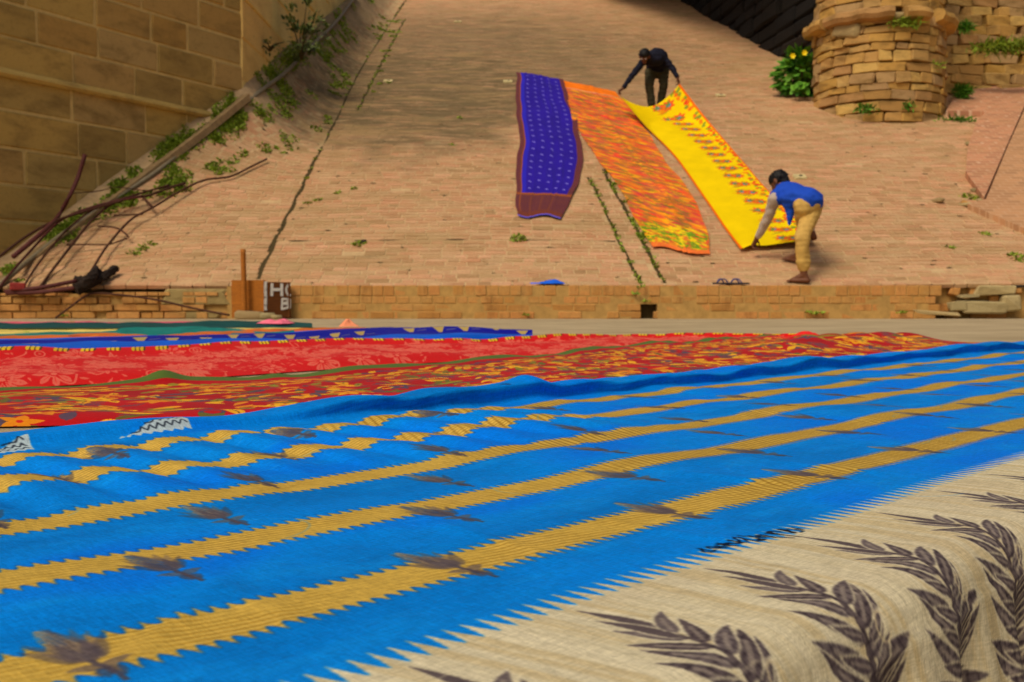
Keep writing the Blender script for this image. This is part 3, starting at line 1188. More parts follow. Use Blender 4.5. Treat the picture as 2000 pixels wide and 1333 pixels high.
def paint_blue():
    p = Paint(S1 - S0, N_HI - N_LO, RES, (0, 124, 210))
    X, Y = p.grid()
    s, n = X + S0, Y + N_LO
    nz = vnoise(p.w, p.h, 22, 9, 3)
    p.a *= (0.82 + 0.36 * nz)[..., None]
    nz2 = vnoise(p.w, p.h, 70, 60, 13)
    p.lay(np.clip((nz2 - 0.50) * 4, 0, 1), (10, 136, 214), 0.45)
    p.lay(np.clip((nz - 0.50) * 5, 0, 1), (0, 96, 204), 0.55)
    wob = (vnoise(p.w, p.h, 14, 5, 9) - 0.5) * 0.010

    def saw(q):                               # pointed tooth profile 0..1
        f_ = q - np.floor(q)
        return np.abs(f_ * 2 - 1)
    T = 0.0110
    nsp = vnoise(p.w, p.h, 60, 22, 30)
    for k in range(5):
        c = 0.536 + 0.1775 * k
        hw = 0.0245
        r0, r1 = int((c - 0.06 - N_LO) / p.res), int((c + 0.06 - N_LO) / p.res)
        n_, w_ = n[r0:r1], wob[r0:r1]
        sh = s + (n_ - c) * 0.12
        up = c + hw - 0.003 + (0.010 + 0.007 * nsp[r0:r1]) * saw(sh / T) ** 1.7 + w_
        dn = c - hw + 0.003 - (0.010 + 0.007 * nsp[r0:r1]) * saw(sh / T + 0.5) ** 1.7 + w_
        m = ((n_ < up) & (n_ > dn)).astype(np.float32)
        edge = ((n_ < up + 0.0035) & (n_ > dn - 0.0035)).astype(np.float32) - m
        q = ((n_ - c) + s * 0.20 + 0.4 * w_) / 0.0072
        th = np.clip(1.0 - np.abs((q - np.floor(q)) - 0.5) * 4.2, 0, 1)
        q2 = (s - (n_ - c) * 0.35) / 0.011
        th2 = np.clip(1.0 - np.abs((q2 - np.floor(q2)) - 0.5) * 4.2, 0, 1)
        keep = p.a
        p.a = keep[r0:r1]
        p.lay(m, (200, 160, 70))
        p.lay(edge, (16, 62, 120), 0.55)
        p.lay(th * m * np.clip(nsp[r0:r1] * 3.2 - 0.9, 0.15, 1), (138, 96, 18), 0.85)
        p.lay(th2 * m * sstep(0.72, 1.0, s), (112, 76, 20), 0.8)
        p.lay(m * np.clip((nsp[r0:r1] - 0.5) * 3, 0, 1), (214, 172, 88), 0.35)
        p.a = keep
    # cream end with its toothed edge
    T2 = 0.0135
    rc = int((0.49 - N_LO) / p.res)
    keep, nfull, wfull = p.a, n, wob
    p.a, n, wob = keep[:rc], n[:rc], wob[:rc]
    e = 0.410 + 0.028 * saw((s + (n - 0.44) * 0.10) / T2) ** 1.3 + wob * 0.4
    m = (n < e).astype(np.float32)
    p.lay(m, (204, 187, 150))
    stx = s + (n - 0.3) * 0.16 + 0.004 * np.sin(n * 26 + s * 9)
    # streaks running down the cream cloth
    fr = vnoise(p.w, 1, 700, 1, 51)[0]
    fr2 = vnoise(p.w, 1, 160, 1, 52)[0]
    ix = np.clip(((stx - S0) / RES).astype(int), 0, p.w - 1)
    st = np.clip((fr[ix] - 0.50) * 5, 0, 1)
    p.lay(m * st, (180, 146, 88), 0.34)
    st = np.clip((fr2[ix] - 0.55) * 6, 0, 1)
    p.lay(m * st, (200, 172, 118), 0.14)
    st = np.clip((0.42 - fr[ix]) * 7, 0, 1)
    p.lay(m * st, (222, 204, 166), 0.4)
    p.lay(m * np.clip((vnoise(p.w, p.h, 30, 8, 61)[:rc] - 0.58) * 5, 0, 1), (190, 168, 132), 0.4)
    p.a, n, wob = keep, nfull, wfull

    def ab(s0, a, b):                         # local: a = distance down from the tip, b = across
        return s0 - S0 + b, 0.408 - a - N_LO

    DK, DK2, CRM = (84, 70, 70), (98, 84, 82), (208, 184, 138)
    # large frond motifs
    for k in range(-6, 33):
        s0 = 0.465 + 0.1352 * k
        rg = random.Random(k * 3 + 5)

        def lf(a, b, ang, L, w, cv, c=DK, vein=True):
            x, y = ab(s0, a, b)
            p.leaf(x - math.cos(ang) * 0.002, y - math.sin(ang) * 0.002, ang, L + 0.005, w + 0.0050, cv, (212, 194, 154), 0.9)
            p.leaf(x, y, ang, L, w, cv, c, 0.96, (CRM, w * 0.17, 0.75) if vein else None)
        UP = math.pi / 2                      # towards the tip (+n)
        spine = lambda a_: 0.008 * math.sin(a_ * 17 + 0.4 + 0.3 * rg.random()) + 0.05 * (a_ - 0.1)
        sp0 = 0.4 + 0.3 * rg.random()
        spine = lambda a_: 0.008 * math.sin(a_ * 17 + sp0) + 0.05 * (a_ - 0.1)
        LT = (160, 142, 122)

        def fl(a, b, ang, L, w, cv, c=DK, light=True):
            x, y = ab(s0, a, b)
            ang += rg.uniform(-0.07, 0.07)
            p.leaf(x, y, ang, L + 0.004, w + 0.0036, cv, (206, 189, 152), 0.85, None, 0.62)
            p.leaf(x, y, ang, L, w, cv, c, 0.95, (LT, w * 0.26, 0.55) if light else None, 0.62)
        for j in range(11, -1, -1):
            a = 0.080 + 0.0180 * j
            b0 = spine(a)
            L = 0.040 + 0.024 * math.sin(min(1.0, j / 8) * 1.9)
            wd = 0.0105 + 0.0060 * min(1.0, j / 7)
            if j > 1:
                fl(a + 0.014, b0 - 0.002, UP + 1.15 + 0.04 * j, L * 0.62, wd * 0.72, -0.3, DK)
                fl(a + 0.018, b0 + 0.002, UP - 1.10 - 0.04 * j, L * 0.60, wd * 0.75, 0.4, DK2)
            if j > 3:
                fl(a + 0.016, b0 + 0.001, UP + 0.20, L * 0.55, wd * 0.7, 0.3, DK, False)
                fl(a + 0.016, b0 + 0.002, UP - 0.24, L * 0.55, wd * 0.7, -0.3, DK, False)
            fl(a, b0 - 0.001, UP + 0.74 + 0.05 * j, L * 1.12, wd * 1.0, (-0.25, 0.15, -0.4)[j % 3], DK if j % 2 else DK2)
            fl(a + 0.010, b0 + 0.001, UP - 0.74 - 0.05 * j, L * 1.0, wd * 1.18, (0.35, -0.5, 0.1)[j % 3], DK2 if j % 2 else DK)
        stem = [ab(s0, 0.05 + 0.215 * t, spine(0.05 + 0.215 * t)) for t in np.linspace(0, 1, 12)]
        for i_ in range(11):
            p.line(stem[i_:i_ + 2], 0.003 + 0.0006 * i_, DK, 0.9)
        fl(0.072, spine(0.072), UP + 0.06, 0.070, 0.010, 0.12, DK, False)
        fl(0.078, spine(0.078) - 0.002, UP + 0.34, 0.056, 0.010, 0.05, DK, False)
        fl(0.070, spine(0.070) + 0.002, UP - 0.36, 0.036, 0.012, -0.8, DK2)
        for off in (-0.003, 0.003):
            pts = [ab(s0, 0.16 + 0.10 * t, spine(0.16 + 0.10 * t) + off * (0.3 + 1.4 * t)) for t in np.linspace(0, 1, 8)]
            p.line(pts, 0.0014, (200, 182, 146), 0.8)
        x, y = ab(s0, 0.13, 0.03)
        p.ring(x, y, 0.008, 0.0020, CRM, 0.7, 0.010)
    # cross-hatching over the hanging part
    rc = int((0.335 - N_LO) / p.res)
    keep, n = p.a, n[:rc]
    p.a = keep[:rc]
    dark = (p.a.sum(2) < 1.25).astype(np.float32)
    for q in ((s + n * 0.25) / 0.0085, (n - s * 0.22) / 0.0085):
        ln = np.clip(1 - np.abs((q - np.floor(q)) - 0.5) * 7, 0, 1)
        p.lay(ln * dark, (38, 28, 34), 0.75)
    p.a, n = keep, nfull
    # faint pale curls printed over everything
    rg = random.Random(77)
    for k in range(150):
        x, y = rg.uniform(0, p.W), rg.uniform(0.05, p.H)
        nn = y + N_LO
        c = (226, 206, 164) if nn < 0.42 else (60, 150, 214)
        r = rg.uniform(0.02, 0.045)
        t0 = rg.uniform(0, 6)
        p.ring(x, y, r * 1.6, 0.0013, c, 0.45, r, t0, t0 + rg.uniform(2.5, 5.5))
    # small sprigs in rows
    for row in range(6):
        nc = 0.552 + 0.1325 * row
        k = -2
        while True:
            sc = 0.214 - 0.15 * row + 0.262 * k
            k += 1
            if sc > S1: break
            if sc < S0 + 0.05: continue
            x, y = sc - S0, nc - N_LO

            def sl(a, b, ang, L, w, cv, c):
                p.leaf(x + b, y - a, ang, L, w, cv, c, 0.82, ((140, 116, 96), w * 0.14, 0.6))
            U = math.pi / 2
            c1, c2, c3 = (100, 84, 80), (76, 66, 74), (118, 98, 86)
            rg2 = random.Random(row * 100 + k)
            jt = lambda a: a + rg2.uniform(-0.08, 0.08)
            p.leaf(x, y - 0.024, jt(U + 0.04), 0.070, 0.024, 0.12, c1, 0.62, None, 0.55)
            for j in range(-3, 4):
                p.leaf(x + j * 0.0025, y - 0.020, jt(U - j * 0.09), 0.066 - 0.008 * abs(j), 0.009, -0.10 * j, (c2, c1, c3)[j % 3], 0.55)
            for j in range(-2, 3):
                pts = [(x + j * 0.0035 * math.sin(3 * t) - 0.006 * t, y - 0.018 + 0.062 * t) for t in np.linspace(0, 1, 7)]
                p.line(pts, 0.0013, (150, 126, 96) if row % 2 == 0 else (52, 84, 128), 0.75)
            for sg in (-1, 1):
                p.leaf(x, y - 0.022, jt(U + sg * 0.32), 0.040, 0.009, -0.4 * sg, c2, 0.6)
                p.leaf(x + 0.001, y - 0.036, jt(U + sg * 0.7), 0.020, 0.011, 0.9 * sg, c1, 0.7)
                p.leaf(x + 0.001, y - 0.036, jt(U + sg * 2.7), 0.018, 0.010, 0.6 * sg, c2, 0.7)
            p.line([(x, y - 0.02), (x + 0.002, y - 0.06)], 0.004, c2, 0.9)
    # black handwriting scrawl by the cream edge
    ink = (12, 14, 26)
    rg = random.Random(4)
    for i in range(24):
        t = i / 23
        sx, ny = 0.640 + 0.115 * t - S0 + 0.0, 0.433 - 0.012 * t - N_LO
        q = [(sx + rg.uniform(-0.004, 0.006), ny + rg.uniform(-0.010, 0.010)) for _ in range(4)]
        p.line(q, 0.0022, ink, 0.9)
    for sx, ny, L, a in ((0.70, 0.441, 0.045, -0.9), (0.725, 0.431, 0.03, -1.2), (0.66, 0.436, 0.02, -0.7)):
        p.line([(sx - S0, ny - N_LO), (sx - S0 + L * math.cos(a), ny - N_LO + L * math.sin(a))], 0.0022, ink)
    # reverse side showing at the turned edge: white with black zigzag
    for s_a, s_b, dy in ((0.385, 0.475, 0.0), (0.585, 0.70, 0.012)):
        y0 = 1.335 - N_LO + dy
        x0, x1 = s_a - S0, s_b - S0
        low, top = [], []
        nt = 14
        for i in range(nt + 1):
            t = i / nt
            low.append((x0 + (x1 - x0) * t, y0 + 0.012 * t + (0.010 if i % 2 else 0)))
            top.append((x0 + (x1 - x0) * t + 0.01, y0 + 0.004 + 0.062 * t ** 0.8))
        p.poly(low + top[::-1], (196, 196, 184), 0.9)
        for r_ in range(4):
            z = []
            for i in range(19):
                t = i / 18
                yy = y0 + 0.016 + 0.012 * t + r_ * 0.012 + (0.008 if i % 2 else 0)
                if yy < y0 + 0.004 + 0.062 * t ** 0.8: z.append((x0 + (x1 - x0) * t, yy))
            if len(z) > 1: p.line(z, 0.0022, (26, 30, 40), 0.9)
    # small dark sprigs on the turned edge
    for sc in (1.33, 1.60, 1.87, 2.15, 2.6):
        for j in range(-2, 3):
            p.leaf(sc - S0, 1.352 - N_LO, math.pi / 2 + 0.3 * j + 0.3, 0.022, 0.006, 0.2 * j, (34, 52, 92), 0.6)
    # blue selvedge on the hanging end
    p.lay(((n < N_LO + 0.012)).astype(np.float32) * np.ones_like(s), (10, 26, 60))
    p.lay(((n < N_LO + 0.008)).astype(np.float32) * np.ones_like(s), (0, 92, 180))
    rw = np.random.RandomState(5)
    a_ = p.a
    for _ in range(1):
        a_[1:-1] = (a_[:-2] + 2 * a_[1:-1] + a_[2:]) * 0.25
        a_[:, 1:-1] = (a_[:, :-2] + 2 * a_[:, 1:-1] + a_[:, 2:]) * 0.25
    th_ = np.repeat(rw.rand(p.h, p.w // 9 + 1).astype(np.float32), 9, 1)[:, :p.w] + np.repeat(rw.rand(p.h // 9 + 1, p.w).astype(np.float32), 9, 0)[:p.h]
    a_ *= (1 + 0.10 * (th_ - 1.0))[..., None]
    return p.image('blue_sari_print')


M['blue'] = cloth_mat('blue_sari_cloth', paint_blue(), sheen=0.0)


def smooth_noise2(sx, sy, seed):
    """smooth pseudo-random field as a sum of sines"""
    r = np.random.RandomState(seed)
    ph = r.rand(8) * 6.28
    d = r.rand(8) * 6.28
    fr = 0.6 + r.rand(8) * 1.6

    def fn(x, y):
        o = 0
        for i in range(8):
            o = o + np.sin((x * math.cos(d[i]) * sx + y * math.sin(d[i]) * sy) * fr[i] + ph[i]) / 8
        return o
    return fn


def blue_sari():
    ns, nn = 720, 210
    ss = S0 + (S1 - S0) * np.linspace(0, 1, ns) ** 1.25
    aa = np.linspace(N_LO, N_HI, nn)
    s, a = np.meshgrid(ss, aa)
    RB = 0.034
    # across profile: hanging part, bend, flat
    edge = EDGE - 0.034 + 0.003 * np.sin(s * 9.0) + 0.003 * np.sin(s * 23 + 1)
    n = a.copy()
    z = np.zeros_like(a)
    bl = RB * math.pi / 2
    a_b0 = edge + RB                       # arc where the bend starts (flat above)
    d = a_b0 - a                           # distance past the start of the bend
    bend = (d > 0) & (d <= bl)
    th = np.clip(d / RB, 0, math.pi / 2)
    n = np.where(d > 0, a_b0 - RB * np.sin(th), a)
    z = np.where(d > 0, -(RB - RB * np.cos(th)), 0.0)
    hang = np.clip(d - bl, 0, None)
    z = z - hang
    n = n - hang * (0.06 + 0.16 * np.sin(s * 46.5 + 0.6) + 0.07 * np.sin(s * 97)) - 0.004 * (hang > 0)
    flat = sstep(0.0, 0.06, a - a_b0)
    X = s * TS.x + n * TN.x
    Y = s * TS.y + n * TN.y
    lo = smooth_noise2(5.0, 5.0, 1)
    mid = smooth_noise2(17.0, 17.0, 2)
    h = 0.008 + 0.0030 * lo(s, n) + 0.0016 * mid(s, n)
    # gentle swells running across the stripes
    h = h + 0.0024 * np.sin(s * 17 + n * 7 + 1.2 * lo(n, s)) * sstep(0.5, 0.8, n)
    h = h + 0.0018 * np.sin((X * 0.9 + Y * 0.35) * 11 + 2.0) * sstep(0.5, 0.7, n)
    # crumpled corner at the left
    k = X * 0.93 - Y * 0.02
    mask = sstep(0.86, 1.02, n) * (1 - sstep(1.00, 1.42, s)) * sstep(0.0, 0.35, s)
    wv = s * 2 * math.pi / 0.088 + 0.7 * np.sin(n * 11) + 0.8 * lo(n, s) + 1.0
    rip = (np.sin(wv) + 0.35 * np.sin(2 * wv + 0.8))
    h = h + mask * (1 - sstep(1.24, 1.34, n)) * (0.0045 * rip + 0.004)
    mask2 = sstep(1.0, 1.15, n) * sstep(0.9, 1.2, s) * (1 - sstep(1.5, 2.4, s))
    h = h + mask2 * 0.0026 * np.sin(s * 2 * math.pi / 0.19)
    rc_ = np.random.RandomState(17)
    for i in range(70):
        cs, cn = rc_.uniform(0.1, 3.2), rc_.uniform(0.46, 1.30)
        an = rc_.uniform(-0.5, 0.5) + (1.57 if rc_.rand() < 0.55 else 0.4)
        du = (s - cs) * math.cos(an) + (n - cn) * math.sin(an)
        dv = -(s - cs) * math.sin(an) + (n - cn) * math.cos(an) + 0.15 * du * du
        h = h + rc_.uniform(0.0006, 0.0022) * np.exp(-(du / rc_.uniform(0.05, 0.16)) ** 2 - (dv / rc_.uniform(0.007, 0.014)) ** 2)
    hf = smooth_noise2(75, 60, 31)
    h = h + 0.0006 * hf(s, n)
    # turned-over roll along the far edge
    nr = 1.345 + 0.018 * np.sin(s * 2.1 + 0.5) + 0.006 * np.sin(s * 9) + 0.03 * (1 - sstep(0.4, 0.9, s))
    hr = 0.026 + 0.004 * np.sin(s * 5.2 + 1) + 0.003 * np.sin(s * 21)
    hr = hr * (0.55 + 0.45 * sstep(0.7, 1.05, s))
    rise = sstep(-0.012, 0.012, n - nr)
    fall = 1 - 0.55 * sstep(0.03, 0.13, n - nr)
    sh_ = 0.020 * sstep(0.25, 0.9, rise) * np.exp(-(np.clip(n - nr, 0, 1) / 0.05) ** 2) * sstep(0.75, 1.05, s)
    X = X - TN.x * sh_
    Y = Y - TN.y * sh_
    h = h + hr * rise * fall
    dip = np.exp(-((n - nr + 0.034) / 0.014) ** 2)
    h = h - 0.003 * dip
    lump = np.exp(-(((s - 1.42) / 0.035) ** 2 + ((n - nr - 0.05) / 0.04) ** 2)) * 0.016 + np.exp(-(((s - 1.16) / 0.05) ** 2 + ((n - nr - 0.06) / 0.04) ** 2)) * 0.006
    h = h + lump
    # droop at the far hem
    h = h - sstep(1.46, 1.50, n) * 0.012
    z = z + np.maximum(h, 0.006) * flat + 0.006 * (1 - flat)
    v = np.stack([X, Y, z], 2).reshape(-1, 3)
    uv = np.stack([(s - S0) / (S1 - S0), (a - N_LO) / (N_HI - N_LO)], 2).reshape(-1, 2)
    idx = np.arange(ns * nn).reshape(nn, ns)
    f = np.stack([idx[:-1, :-1], idx[:-1, 1:], idx[1:, 1:], idx[1:, :-1]], 2).reshape(-1, 4)
    o = put('sari', mesh('sari', v, f.tolist(), M['blue'], True, uv))
    tag(o, 'bright blue sari with gold zigzag stripes and cream leaf-print end hanging over the step', 'sari', 'saris spread out to dry')
    return o


blue_sari()


# ------------------------------------------------------------------ the other saris on the platform
def patch(name, near, far, hfun, im, label, nu=240, nv=60, lift=0.006, sheen=0.05, zfar=0.012, znear=0.012, edge_w=0.09):
    """cloth between two picture-measured edges on the platform; hfun(u_m, v, X, Y) gives its height"""
    A = interp([gnd(x, y, znear) for x, y in near], nu)
    B = interp([gnd(x, y, zfar) for x, y in far], nu)
    vv = np.linspace(0, 1, nv)[:, None, None]
    G = A[None] * (1 - vv) + B[None] * vv
    L = np.concatenate([[0], np.cumsum(np.linalg.norm(np.diff((A + B) / 2, axis=0), axis=1))])
    X, Y = G[..., 0], G[..., 1]
    U = np.repeat(L[None, :], nv, 0)
    V = np.repeat(np.linspace(0, 1, nv)[:, None], nu, 1)
    Z = np.maximum(hfun(U, V, X, Y), 0.003) * sstep(-0.01, edge_w, V) * (1 - 0.8 * sstep(1 - edge_w * 0.5, 1.01, V)) + lift * sstep(-0.002, 0.04, V) + 0.0008
    v = np.stack([X, Y, Z], 2).reshape(-1, 3)
    uv = np.stack([U / L[-1], V], 2).reshape(-1, 2)
    idx = np.arange(nu * nv).reshape(nv, nu)
    f = np.stack([idx[:-1, :-1], idx[:-1, 1:], idx[1:, 1:], idx[1:, :-1]], 2).reshape(-1, 4)
    m = im if isinstance(im, bpy.types.Material) else cloth_mat(name + '_cloth', im, sheen=sheen)
    o = put(name, mesh(name, v, f.tolist(), m, True, uv))
    tag(o, label, 'sari', 'saris spread out to dry')
    return o


def waves(seed, amp, fx=9, fy=9, folds=0.0, fold_n=3.0):
    a = smooth_noise2(fx, fy, seed)
    b = smooth_noise2(fx * 3.3, fy * 3.3, seed + 50)

    def fn(U, V, X, Y):
        h = amp * (1.2 + a(X, Y) * 2.0 + b(X, Y) * 0.8)
        if folds:
            h = h + folds * (0.5 + 0.5 * np.sin(V * fold_n * 6.28 + 1.5 * a(U, V * 0.3) + seed))
        return h
    return fn


# red sari with scattered autumn leaves
def paint_redleaf():
    p = Paint(6.0, 1.2, 0.0022, (176, 14, 18))
    p.mottle(0.3, 30, 5)
    rg = random.Random(31)
    cols = [(232, 154, 16), (222, 130, 16), (138, 126, 34), (100, 96, 36), (116, 58, 62), (240, 172, 24), (240, 166, 20), (84, 66, 80)]
    for i in range(1350):
        x, y = rg.uniform(0, 6), rg.uniform(0.0, 0.88)
        c = rg.choice(cols)
        k = rg.random()
        a = rg.uniform(0, 6.28)
        if k < 0.62:
            p.leaf(x, y, a, rg.uniform(0.06, 0.15), rg.uniform(0.022, 0.050), rg.uniform(-1, 1), c, 0.95, ((90, 60, 24), 0.004, 0.8) if rg.random() < 0.5 else None)
        elif k < 0.78:
            for q in range(5):
                p.leaf(x, y, a + q * 1.257, 0.055, 0.030, 0.2, c, 0.95)
            p.disc(x, y, 0.008, (200, 40, 24))
        elif k < 0.92:
            p.ring(x, y, rg.uniform(0.018, 0.032), 0.011, c)
        else:
            for q in range(5):
                p.line([(x + q * 0.012, y), (x + q * 0.012 + 0.03, y + 0.04)], 0.005, (92, 70, 72))
    for i in range(150):
        x = i * 0.04
        p.leaf(x, 0.90 + 0.02 * math.sin(i * 2.1), rg.uniform(-0.6, 0.6), 0.07, 0.03, 0.5, rg.choice(cols[:4]), 0.9)
        p.leaf(x, 0.98 + 0.02 * math.sin(i * 1.7), rg.uniform(2.4, 3.6), 0.08, 0.035, 0.5, (222, 158, 24), 0.95, ((128, 90, 24), 0.003, 0.9))
        p.leaf(x, 1.05, rg.uniform(-0.4, 0.4), 0.06, 0.025, -0.4, rg.choice([(150, 136, 36), (222, 158, 24), (98, 60, 70)]), 0.95)
    X, Y = p.grid()
    p.lay((Y > 1.10).astype(np.float32) * np.ones_like(X), (84, 104, 40))
    return p.image('red_leaf_print')


def h_redleaf(U, V, X, Y):
    w = waves(61, 0.007, 6, 6)(U, V, X, Y)
    k = X * 0.9 + Y * 0.35
    h = w + 0.012 * sstep(0.85, 1.0, V) * (1 + np.sin(k * 14) * 0.6)
    # standing fold towards the right
    f0 = sstep(2.2, 3.1, U)
    h = h + f0 * 0.040 * np.exp(-((V - 0.42 + 0.06 * np.sin(U)) / 0.14) ** 2) * (1 + 0.2 * np.sin(k * 30))
    h = h + 0.022 * np.exp(-((U - 0.42) / 0.04) ** 2) * sstep(0.86, 1.0, V) + 0.012 * np.exp(-((U - 0.72) / 0.05) ** 2) * sstep(0.86, 1.0, V)
    return h


patch('sari', [(-90, 822), (350, 812), (700, 790), (1000, 768), (1300, 738), (1600, 706), (2000, 672)],
      [(-90, 772), (350, 748), (700, 724), (1000, 702), (1250, 678), (1400, 666), (1490, 661)], h_redleaf, paint_redleaf(),
      'red sari printed with orange and olive leaves beside the blue sari', 300, 70)


# red sari with salmon flowers
def paint_redflower():
    p = Paint(6.6, 1.15, 0.0022, (208, 16, 14))
    rg = random.Random(41)
    SAL, SAL2 = (226, 100, 76), (214, 78, 58)
    for i in range(560):
        x, y = rg.uniform(0, 6.6), rg.uniform(0.03, 1.0)
        k = rg.random()
        if k < 0.36:
            r = rg.uniform(0.05, 0.095)
            np_ = rg.choice((8, 9, 10))
            a0 = rg.uniform(0, 1)
            for q in range(np_):
                a = a0 + q * 6.283 / np_
                p.leaf(x + 0.018 * math.cos(a), y + 0.018 * math.sin(a), a, r, r * 0.42, 0, SAL, 0.9, ((222, 40, 30), r * 0.06, 0.8), 1.2)
            p.disc(x, y, 0.014, SAL)
        elif k < 0.62:
            p.ring(x, y, 0.026, 0.009, SAL, 0.9)
            p.disc(x, y, 0.009, SAL2)
        elif k < 0.85:
            a = rg.uniform(0, 6.28)
            pts = [(x + 0.14 * t * math.cos(a) - 0.05 * math.sin(t * 5) * math.sin(a), y + 0.14 * t * math.sin(a) + 0.05 * math.sin(t * 5) * math.cos(a)) for t in np.linspace(0, 1, 9)]
            p.line(pts, 0.010, SAL, 0.9)
        else:
            for q in range(4):
                p.leaf(x, y, rg.uniform(0, 6.28), 0.09, 0.032, rg.uniform(-0.6, 0.6), SAL, 0.9, ((222, 40, 30), 0.004, 0.7))
    for i in range(1500):
        p.leaf(rg.uniform(0, 6.6), rg.uniform(0, 1.0), rg.uniform(0, 6.28), rg.uniform(0.02, 0.05), 0.012, rg.uniform(-1, 1), SAL, 0.85)
    X, Y = p.grid()
    for i in range(46):
        x = 0.06 + i * 0.145
        c = rg.choice(((226, 178, 20), (212, 160, 20)))
        for q in range(3):
            p.leaf(x + q * 0.026, 1.03, 1.2, 0.09, 0.026, 0.3, c)
            p.leaf(x + q * 0.026 + 0.014, 1.03, 1.2, 0.09, 0.013, 0.3, (74, 60, 14))
    return p.image('red_flower_print')


def h_redflower(U, V, X, Y):
    h = waves(71, 0.010, 5, 5)(U, V, X, Y)
    h = h + 0.040 * np.exp(-((U - 4.45) / 0.35) ** 2) * sstep(0.15, 0.75, V) + 0.038 * np.exp(-((U - 5.3) / 0.34) ** 2) * sstep(0.1, 0.7, V)
    h = h + 0.016 * sstep(0.80, 0.97, V)
    h = h - 0.010 * np.exp(-((V - 0.83) / 0.05) ** 2) * (1 - sstep(2.5, 3.5, U))
    return h


patch('sari', [(-90, 755), (350, 733), (650, 714), (900, 699), (1150, 684), (1350, 671), (1500, 665), (1640, 669)],
      [(-90, 702), (300, 687), (640, 673), (900, 668), (1100, 663), (1250, 659), (1450, 660), (1640, 666)], h_redflower, paint_redflower(),
      'bright red sari with salmon flower print, second from the blue sari', 300, 60)
# its bunched corner
def lump(name, px, py, z, w, d, h, rgb, label, seed=1, cat='cloth', ang=0.0):
    c = gnd(px, py, 0.0)
    v, f = [], []
    n1, n2 = 26, 12
    sn = smooth_noise2(30 / max(w, 0.1) * 0.1, 30 / max(w, 0.1) * 0.1, seed)
    for i in range(n2):
        r = i / (n2 - 1)
        for k in range(n1):
            t = 2 * math.pi * k / n1
            rr_ = r * (1 + 0.18 * math.sin(3 * t + seed) + 0.10 * math.sin(7 * t + 2 * seed))
            x, y = rr_ * w / 2 * math.cos(t), rr_ * d / 2 * math.sin(t)
            zz = h * (1 - r ** 2) * (0.75 + 0.35 * math.sin(5 * t + 4 * r + seed) * r + 0.25 * math.sin(9 * x / w + seed))
            x, y = x * math.cos(ang) - y * math.sin(ang), x * math.sin(ang) + y * math.cos(ang)
            v.append((c.x + x, c.y + y, z + max(zz, 0.002)))
    for i in range(n2 - 1):
        for k in range(n1):
            f.append((i * n1 + k, i * n1 + (k + 1) % n1, (i + 1) * n1 + (k + 1) % n1, (i + 1) * n1 + k))
    o = put(name, mesh(name, v, f, plain(name + '_fabric', rgb, 0.8, 0.12, 40, 0.05), True))
    if label: tag(o, label, cat)
    return o


lump('bunched_cloth', 1590, 672, 0.008, 0.30, 0.34, 0.050, (232, 30, 26), 'scarlet bunched cloth corner at the right end of the red saris', 3)


# royal blue folded sari with gold wedges
def paint_royal():
    p = Paint(6.0, 1.0, 0.003, (0, 84, 190))
    X, Y = p.grid()
    p.mottle(0.25, 20, 8)
    wob = 0.06 * np.sin(X * 1.3) + 0.03 * np.sin(X * 3.1)
    p.lay(((Y > 0.22 + wob) & (Y < 0.66 + wob * 0.6)).astype(np.float32), (8, 14, 134))
    rg = random.Random(3)
    for i in range(20):
        x = 0.2 + i * 0.31 + rg.uniform(-0.04, 0.04)
        y = rg.choice((0.36, 0.52, 0.74, 0.44))
        p.poly([(x, y + 0.10), (x + 0.14, y + 0.10), (x + 0.10, y - 0.06), (x + 0.06, y - 0.06)], (176, 146, 80))
        p.line([(x + 0.15, y), (x + 0.26, y + 0.02)], 0.02, (120, 112, 120), 0.7)
    for i in range(60):
        x = rg.uniform(3.6, 6)
        p.leaf(x, rg.uniform(0.6, 0.95), rg.uniform(0, 6), 0.1, 0.05, 1, rg.choice(((150, 136, 96), (120, 140, 160), (176, 146, 80))), 0.8)
    return p.image('royal_blue_print')


def h_royal(U, V, X, Y):
    a = waves(81, 0.006, 6, 6)(U, V, X, Y)
    t = 1 - sstep(3.6, 5.6, U)
    h = a + (0.030 + 0.005 * np.sin(U * 4)) * np.sin(np.clip(V, 0, 1) * math.pi) ** 0.7 * (0.35 + 0.65 * t)
    h = h + 0.012 * np.sin(V * 9.4 + U) * sstep(0.1, 0.4, V)
    for u0, hh in ((4.05, 0.035), (4.75, 0.03), (5.2, 0.02), (5.7, 0.015)):
        h = h + hh * np.exp(-((U - u0) / 0.09) ** 2) * sstep(0.3, 0.8, V)
    return h


patch('sari', [(-90, 700), (300, 685), (640, 671), (850, 665), (950, 662), (1040, 660)],
      [(-90, 680), (300, 670), (600, 660), (780, 654), (930, 656), (1040, 657)], h_royal, paint_royal(),
      'royal blue sari with gold wedge marks folded lengthwise and trailing to a point', 260, 46)


def paint_simple(rgb, rgb2=None, seed=1, spots=0, W=4.0, H=1.0, hem=None):
    p = Paint(W, H, 0.006, rgb)
    p.mottle(0.3, 16, seed)
    rg = random.Random(seed)
    for i in range(spots):
        p.leaf(rg.uniform(0, W), rg.uniform(0, H), rg.uniform(0, 6.28), rg.uniform(0.06, 0.16), rg.uniform(0.04, 0.1), rg.uniform(-1, 1), rgb2 if not isinstance(rgb2, list) else rg.choice(rgb2), 0.9)
    if hem:
        X, Y = p.grid()
        p.lay((Y < 0.1).astype(np.float32) * np.ones_like(X), hem)
    return p.image('cloth_print_%d' % seed)


